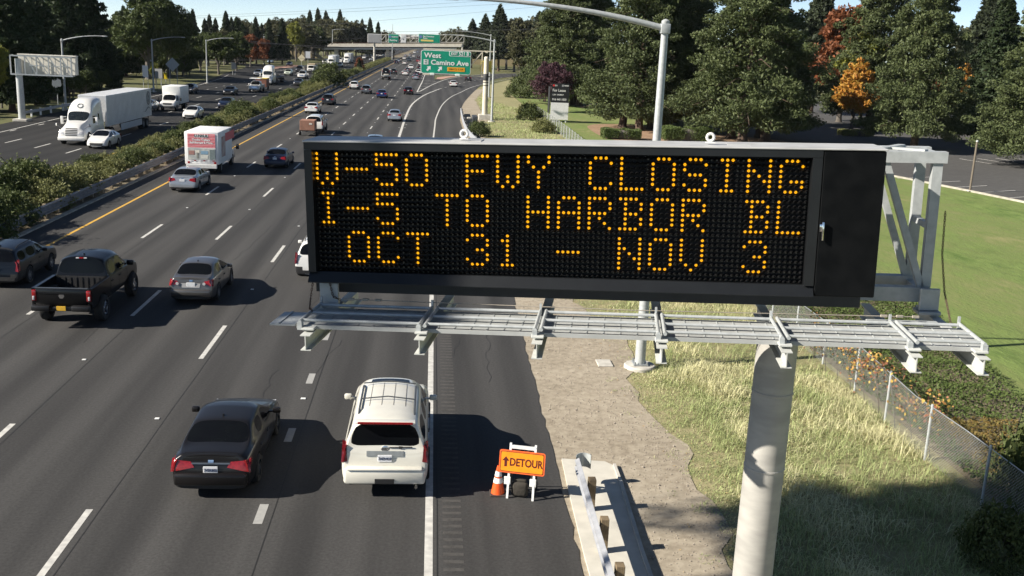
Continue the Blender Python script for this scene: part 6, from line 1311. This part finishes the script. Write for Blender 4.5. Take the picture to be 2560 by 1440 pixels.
for a, b, y, l in ((817, 834, 169, 'white semi truck nearer to the overpass'), (859, 872, 159, 'second white semi truck near the overpass'), (914, 924, 143, 'white semi truck just left of the gantry pole'), (947, 957, 141, 'white semi truck just right of the gantry pole')):
    o = dup(PROTO['semi'], (0, 0, 0), 0, None, 'southbound semi trucks', {Pp: P_WHITE}); place(o, a, b, y, 0, l, 'semi truck', math.pi)
# dump truck
def dump():
    t = box_truck(7.6, 2.4, 1.0, 2.2, P_WHITE, mat('dump_body', (.5, .48, .42), .7)); MB().cbox((0, -.9, 2.35), (2.3, 4.6, .4), .15).build('load', mat('load_earth', (.34, .27, .18), .95, 0, (.25, .2, .13), 2), t); return t
t = dump(); place(t, 767, 785, 182.5, 7.6, 'white dump truck with a heaped earth load', 'truck', math.pi)
for x, y, c, l in ((91, 214, 'silver', 'silver car parked under the orange autumn tree'), (112, 196, 'white', 'white car parked at the right edge of the lot'), (116, 197, 'silver', 'silver car parked at the right edge of the lot')):
    o = dup(PROTO['sedan'], (x, y, -.03), R(80), l, 'parked cars', {Pp: COLS[c]}); o['category'] = 'car'
for v in PROTO.values(): drop(v)
# ------------------------------------------------------------------ trees and shrubs
F_RED = FOL('redwood', (.098, .118, .047), (.052, .070, .026), .1); F_DARK = FOL('dark_conifer', (.030, .050, .022), (.045, .062, .026)); F_MID = FOL('mid_green', (.072, .092, .026), (.050, .072, .022)); F_OLIVE = FOL('olive', (.095, .092, .045), (.065, .070, .034))
F_YEL = FOL('yellow_green', (.22, .22, .035), (.13, .15, .03)); F_ORA = FOL('orange', (.42, .17, .03), (.34, .22, .04)); F_RUST = FOL('rust', (.22, .075, .03), (.15, .06, .028)); F_PUR = FOL('purple', (.085, .040, .050), (.055, .026, .036))
F_FAR = FOL('far_conifer', (.040, .058, .032), (.055, .072, .036)); F_SHR = FOL('median_shrub', (.14, .15, .05), (.19, .195, .08)); F_SHD = FOL('median_dark', (.055, .075, .022), (.09, .11, .035)); F_HED = FOL('hedge', (.075, .11, .03), (.11, .14, .045))
T = {}
T['redwood'] = conifer(25, 8.6, 2.4, 300, 260, .19, F_RED, .62, .10, .62, 3, .3)
T['redwood2'] = conifer(23, 8.8, 2.7, 290, 260, .19, F_RED, .66, .105, .6, 1, .3)
T['dark_conifer'] = conifer(20, 5.2, 1.5, 520, 36, .30, F_DARK, .8, .05, .4, 1, .2)
T['spire'] = conifer(17, 3.6, 2, 240, 30, .42, F_FAR, .95, .055, .3, 1, .2)
T['cedar'] = conifer(20, 6.5, 4, 260, 34, .42, FOL('cedar', (.055, .068, .036), (.040, .052, .030)), .8, .055, .4, 1, -.05)
T['broad'] = broadleaf(16, 15, 3, 420, 60, .27, F_MID, 9, .45, clump=.085)
T['round'] = broadleaf(10, 11, 2, 260, 50, .27, F_MID, 7, .3, clump=.10)
T['olive'] = broadleaf(14, 12, 3, 300, 44, .34, F_OLIVE, 8, .35, clump=.10)
T['yellow'] = broadleaf(14, 9, 2.5, 240, 44, .34, F_YEL, 7, .3, clump=.11)
T['orange'] = broadleaf(9, 8, 1.6, 200, 46, .26, F_ORA, 7, .25, clump=.11)
T['rust'] = broadleaf(13, 10, 2, 220, 46, .3, F_RUST, 7, .3, clump=.11)
T['purple'] = broadleaf(6.6, 8.4, 1.2, 260, 52, .17, F_PUR, 9, .22, clump=.10)
T['far'] = broadleaf(18, 17, 3, 240, 34, .55, F_OLIVE, 8, .4, clump=.11)
def put(k, x, y, s=1., label=None, group=None, rz=None, sz=None):
    return dup(T[k], (x, y, 0), RNG.uniform(0, 6.28) if rz is None else rz, label, group, None, (s, s, s*(sz or 1)))
# the right-hand side
put('redwood', 27.2, 134.0, .92, 'big dark redwood left of centre behind the black lease sign', rz=.4, sz=1.05)
put('redwood2', 31.5, 137, .9, 'redwood right behind the tall near street lamp'); put('redwood', AY(1432, 100, 184).x, 184, 1.02, 'redwood at the far left edge of the clump against the sky', rz=1.2); put('redwood2', AY(1700, 100, 150).x, 150, 1.1, 'redwood standing behind the round clipped hedge'); put('redwood2', 26.5, 188, 1.25, 'redwood rising behind the purple-leaf tree at the left edge of the clump')
put('redwood2', 33.0, 140, 1.0, 'tall redwood filling the gap behind the two front redwood clumps')
put('redwood', 38.6, 122.5, 1.02, 'broad redwood cluster above the black message sign cabinet', rz=2.1)
put('redwood2', 42, 128, .88, 'redwood at the shaded right side of the middle cluster')
put('redwood2', 58.8, 119.7, .80, 'lone redwood at the right with low branches over the parking lot', rz=1., sz=1.2)
put('dark_conifer', 74.5, 131, 1.0, 'dark conifer right of the lone redwood'); put('redwood2', 85.5, 140, .95, 'tall conifer at the right edge of the photo'); put('redwood2', 64.5, 103, .82, 'conifer cut by the right border above a dark trunk')
put('redwood2', 70.5, 160, 1.1, 'far conifer rising above the lone redwood')
put('rust', AY(2118, 120, 166).x, 166, 1.5, 'rust-red autumn tree behind the parking lot'); put('yellow', AY(2172, 120, 160).x, 160, 1.1, 'yellow autumn tree beside the rust-red one'); put('orange', AY(2152, 120, 150).x, 150, 1.15, 'small orange autumn tree under the yellow one')
put('orange', 92, 172, 1.15, 'yellow-brown autumn tree near the right edge'); put('rust', 93, 180, .7, 'small reddish tree behind the parking lot lamp')
put('dark_conifer', 82, 149, .5, 'small dark tree on a parking island'); put('cedar', 72, 190, 1.2, 'pale grey-green conifer seen above the autumn trees'); put('cedar', 105, 190, 1.2, 'grey-green conifer in the top right corner')
put('far', 118, 215, 1.1, 'broad tree far behind the parking lot at right')
put('purple', 19.2, 164, 1.0, 'round purple-leaf plum tree behind the lease sign', rz=.3, sz=1.15)
put('olive', 22, 262, 1.0, 'grey-brown thin-leaved tree left of the redwoods'); put('olive', 27.5, 235, .95, 'dull olive tree against the edge of the big redwood')
for i, (px, Y, k, s) in enumerate(((1118, 560, 'far', .95), (1150, 540, 'far', 1.), (1180, 440, 'cedar', 1.), (1212, 430, 'cedar', 1.1), (1248, 400, 'cedar', 1.25), (1288, 400, 'olive', 1.45), (1318, 420, 'far', 1.2), (1345, 400, 'cedar', 1.15), (1268, 440, 'olive', 1.5), (1225, 470, 'far', 1.05), (1370, 380, 'far', 1.1))):
    put(k, AY(px, 110, Y).x, Y, s, ORD[i]+' tree from the left in the dark grove behind the exit ramp', 'grove behind the exit ramp')
# the left-hand side
for px, Y, k, s, l in ((20, 126, 'dark_conifer', 1.0, 'dark tree in the top left corner'), (75, 150, 'dark_conifer', 1.0, 'second dark tree from the left border'), (-25, 120, 'yellow', .62, 'yellow-green tree at the left border behind the far message sign'), (165, 172, 'dark_conifer', 1.15, 'left one of the two dark pointed conifers behind the far message sign'), (215, 180, 'dark_conifer', 1.12, 'right one of the two dark pointed conifers behind the far message sign'),
        (368, 222, 'broad', 1.25, 'huge olive-green broadleaf tree between the two left lamps'), (420, 232, 'broad', 1.1, 'darker broadleaf tree joined to the huge olive-green one'), (305, 240, 'broad', .9, 'lower leafy tree at the left foot of the huge broadleaf tree'), (545, 262, 'round', 1.0, 'round mid-green tree right of the third lamp post'), (500, 275, 'round', .95, 'round tree left of the third lamp post'), (590, 292, 'round', 1.05, 'yellowish round tree by the southbound edge'), (625, 330, 'rust', .8, 'dark reddish tree under the wires'),
        (250, 200, 'dark_conifer', .6, 'low dark tree behind the semi trailer'), (130, 150, 'round', .62, 'leafy shrub-like tree under the far message sign'), (455, 240, 'round', .8, 'tree behind the yellow bush')):
    put(k, AY(px, 120, Y).x, Y, s, l)
o = dup(T['yellow'], (-54.4, 205, 0), 0, 'small bright yellow bush beside the roadside signs', scale=.3)
for i, (px, Y, s) in enumerate(((437, 340, 1.03), (484, 345, 1.0), (513, 350, .84), (540, 352, .86), (566, 350, 1.), (600, 365, .86), (640, 368, .93), (673, 372, .92), (705, 375, .93), (455, 400, .9), (580, 420, .95), (655, 430, .85), (525, 430, 1.))):
    put('spire', AY(px, 110, Y).x, Y, s, ORD[i]+' spire-shaped conifer from the left in the row against the sky' if i < 9 else ORD[i-9]+' of the spire-shaped conifers standing behind the front row', 'spire-shaped conifers on the left skyline')
for i, (px, Y, k, s) in enumerate(((600, 390, 'olive', .95), (640, 400, 'olive', .9), (690, 420, 'olive', .95), (740, 430, 'yellow', 1.2), (762, 440, 'olive', 1.1), (700, 450, 'olive', 1.0), (660, 350, 'rust', .7), (785, 475, 'round', 1.5), (560, 340, 'olive', .8), (520, 320, 'round', 1.0), (470, 320, 'round', 1.1))):
    put(k, AY(px, 120, Y).x, Y, s, ORD[i]+' tree in the mixed belt left of the overpass, counted as planted', 'mixed trees left of the overpass') if False else put(k, AY(px, 120, Y).x, Y, s, 'tree in the mixed belt under the conifer row left of the overpass', 'mixed trees left of the overpass')
for i, (px, k, s) in enumerate(((775, 'spire', 1.4), (795, 'spire', 1.5), (815, 'spire', 1.45), (838, 'far', 1.1), (865, 'far', 1.15), (890, 'far', 1.1), (760, 'far', 1.2), (905, 'spire', 1.25), (925, 'spire', 1.25), (945, 'spire', 1.15), (965, 'far', .85), (930, 'far', .85), (985, 'far', .8), (820, 'far', 1.2), (850, 'spire', 1.5))):
    Y = 575+(i % 4)*14; put(k, AY(px, 110, Y).x, Y, s, 'tall tree in the wood behind the overpass', 'wood behind the overpass')
for i, px in enumerate((1000, 1022, 1045, 1062, 1075, 1090, 1010, 1035)):
    Y = 960+i*22; put('far', AY(px, 108, Y).x, Y, .72 if px < 1050 else .55, 'hazy tree on the horizon above the gantry', 'hazy trees on the horizon')
rs = random.Random(8)
for i in range(24):
    put(rs.choice(('round', 'round', 'dark_conifer')), -51.5-rs.uniform(0, 5), 100+i*3.4, rs.uniform(.28, .42), 'leafy bush along the fence line behind the far message sign', 'bushes beside the southbound shoulder')
# the wood behind the left-hand trees, and the understorey beneath them
rs = random.Random(5)
for i in range(46):
    px = -60+i*17+rs.uniform(-8, 8); Y = rs.uniform(225, 330)+(px > 500)*rs.uniform(60, 130); x = min(AY(px, 120, Y).x, -62-(Y-225)*.03-(px < 250)*6)
    put(rs.choice(('dark_conifer', 'dark_conifer', 'round', 'olive', 'broad')), x, Y, rs.uniform(.5, .8), 'tree in the dark wood behind the left roadside trees', 'dark wood left of the freeway')
for i in range(64):
    px = -40+(i*15) % 640+rs.uniform(-6, 6); Y = rs.uniform(150, 175) if px < 180 else (rs.uniform(215, 235) if px < 300 else rs.uniform(235, 262)); x = AY(px, 120, Y).x
    if -58 < x and Y > 185: x = -58-rs.uniform(0, 4)
    if x > -50.5: x = -50.5-rs.uniform(0, 4)
    put('round', x, Y, rs.uniform(.22, .45), 'low leafy undergrowth bush under the left roadside trees', 'undergrowth left of the freeway')
for i in range(30):
    px = 590+i*9.5; Y = rs.uniform(455, 505) if px < 800 else rs.uniform(548, 570); put(rs.choice(('far', 'olive', 'far', 'round')), min(AY(px, 120, Y).x, -57 if Y < 540 else 900), Y, rs.uniform(.75, 1.0), 'tree in the mixed belt under the conifer row left of the overpass', 'mixed trees left of the overpass')
# median shrubs
SH = [shrub(1.35, 2.6, 150, 34, .075, F_SHR), shrub(1.7, 2.8, 150, 36, .08, F_SHD), shrub(1.2, 2.4, 120, 34, .07, F_SHR)]
rs = random.Random(11); k = 0
y = 36.
while y < 300:
    for j in range(2):
        x = -22.6+rs.uniform(-.5, .5)-1.9*j; i = rs.choice((0, 0, 1, 2)); s = rs.uniform(.75, 1.15)*(1.3 if y < 66 else (.9 if y < 190 else 1.05))
        if rs.random() < .08 and y > 90: continue
        dup(SH[1 if y < 66 and rs.random() < .6 else i], (x, y+rs.uniform(-.6, .6), -.02), rs.uniform(0, 6.28), 'olive green shrub in the median planting beside the guardrail', 'shrubs along the freeway median', None, (s, s, s*rs.uniform(.85, 1.15)))
    y += 2.5 if y < 130 else 3.6
while y < 520:
    dup(SH[0], (-23.2+rs.uniform(-.6, .6), y, 0), rs.uniform(0, 6), 'olive green shrub in the median planting beside the guardrail', 'shrubs along the freeway median', None, 1.35); y += 5
BD = [(-22.8, 226, 1.9, 'large round dark bush standing out of the median planting'), (-23.2, 216, 1.45, 'yellowish round bush left of the large median bush')]
for x, y, s, l in BD: dup(SH[1], (x, y, 0), 1.2, l, None, None, (s*1.3, s*1.3, s*1.6))
put('rust', -23, 318, .36, 'brownish bush in the far median'); put('dark_conifer', -22.6, 312, .22, 'dark bush beside the brownish one in the far median')
dup(SH[1], (-23.9, 128, 0), .4, 'dark taller shrub leaning over the median near the white pickup', None, None, 1.35)
# verge bushes
for x, y, s, k, l in ((13.6, 143, 1.3, 1, 'bare-looking dark bush at the fence on the verge'), (14.3, 153, 1.4, 0, 'green bush behind the bare-looking one at the fence'), (13.4, 123, 1.2, 0, 'yellow-flowered bush at the fence corner'), (5.1, 115, .95, 1, 'grey-green bush behind the curved ramp guardrail'), (17.4, 205, 2.2, 1, 'dark green bush beside the ramp left of the purple tree')):
    dup(SH[k], (x, y, 0), 1, l, None, None, (s, s, s*1.1))
for x, y, s, l in ((15.3, 19.6, 1.5, 'dark leafy bush in the bottom right corner'), (14.9, 21.3, .9, 'dark upright shrub above the bottom right corner bush'), (11.9, 18.3, .55, 'small green leafy plant in the shade at the bottom right')): dup(SH[1], (x, y, 0), 2, l, None, None, (s, s, s*1.5))
hedge('hedge', 'long low clipped hedge in the mulch bed under the redwoods', 19.9, 24.3, 117.2, 119.6, 1.1, 0, F_HED); hedge('hedge', 'round clipped hedge right of the near street lamp', 27.2, 32.8, 117.2, 121.2, 1.5, 0, F_HED); hedge('hedge', 'dark hedge on the parking island', 74, 79, 133, 135, 1.1, .3, F_SHD); hedge('hedge', 'second dark hedge on the far parking island', 88, 94, 150, 152.5, 1.2, .3, F_SHD); hedge('hedge', 'low yellow-green ground shrub at the kerb under the middle redwoods', 56, 60.5, 135, 137, .8, .2, F_SHR)
# a tall tree of the median outside the picture, whose crown shades the verge at the bottom right
o = conifer(26.5, 3.4, 21.3, 190, 70, .25, F_DARK, .5, .06, .22); o.location = (-25, 10.4, 0); o['label'] = 'tall high-crowned median tree standing left of the picture'; o['category'] = 'tree'
for v in list(T.values())+SH: drop(v)
# ------------------------------------------------------------------ the afternoon haze
hz = MB().box((0, 1900, 29), (4900, 4060, 64)).build('haze', bpy.data.materials.new('haze')); struct(hz, 'stuff')
hm = hz.data.materials[0]; hm.use_nodes = True; n_ = hm.node_tree.nodes; n_.remove(n_['Principled BSDF']); pv = n_.new('ShaderNodeVolumePrincipled'); pv.inputs['Color'].default_value = (.85, .92, 1, 1); pv.inputs['Density'].default_value = .00003; pv.inputs['Anisotropy'].default_value = 0
hm.node_tree.links.new(pv.outputs[0], n_['Material Output'].inputs['Volume'])
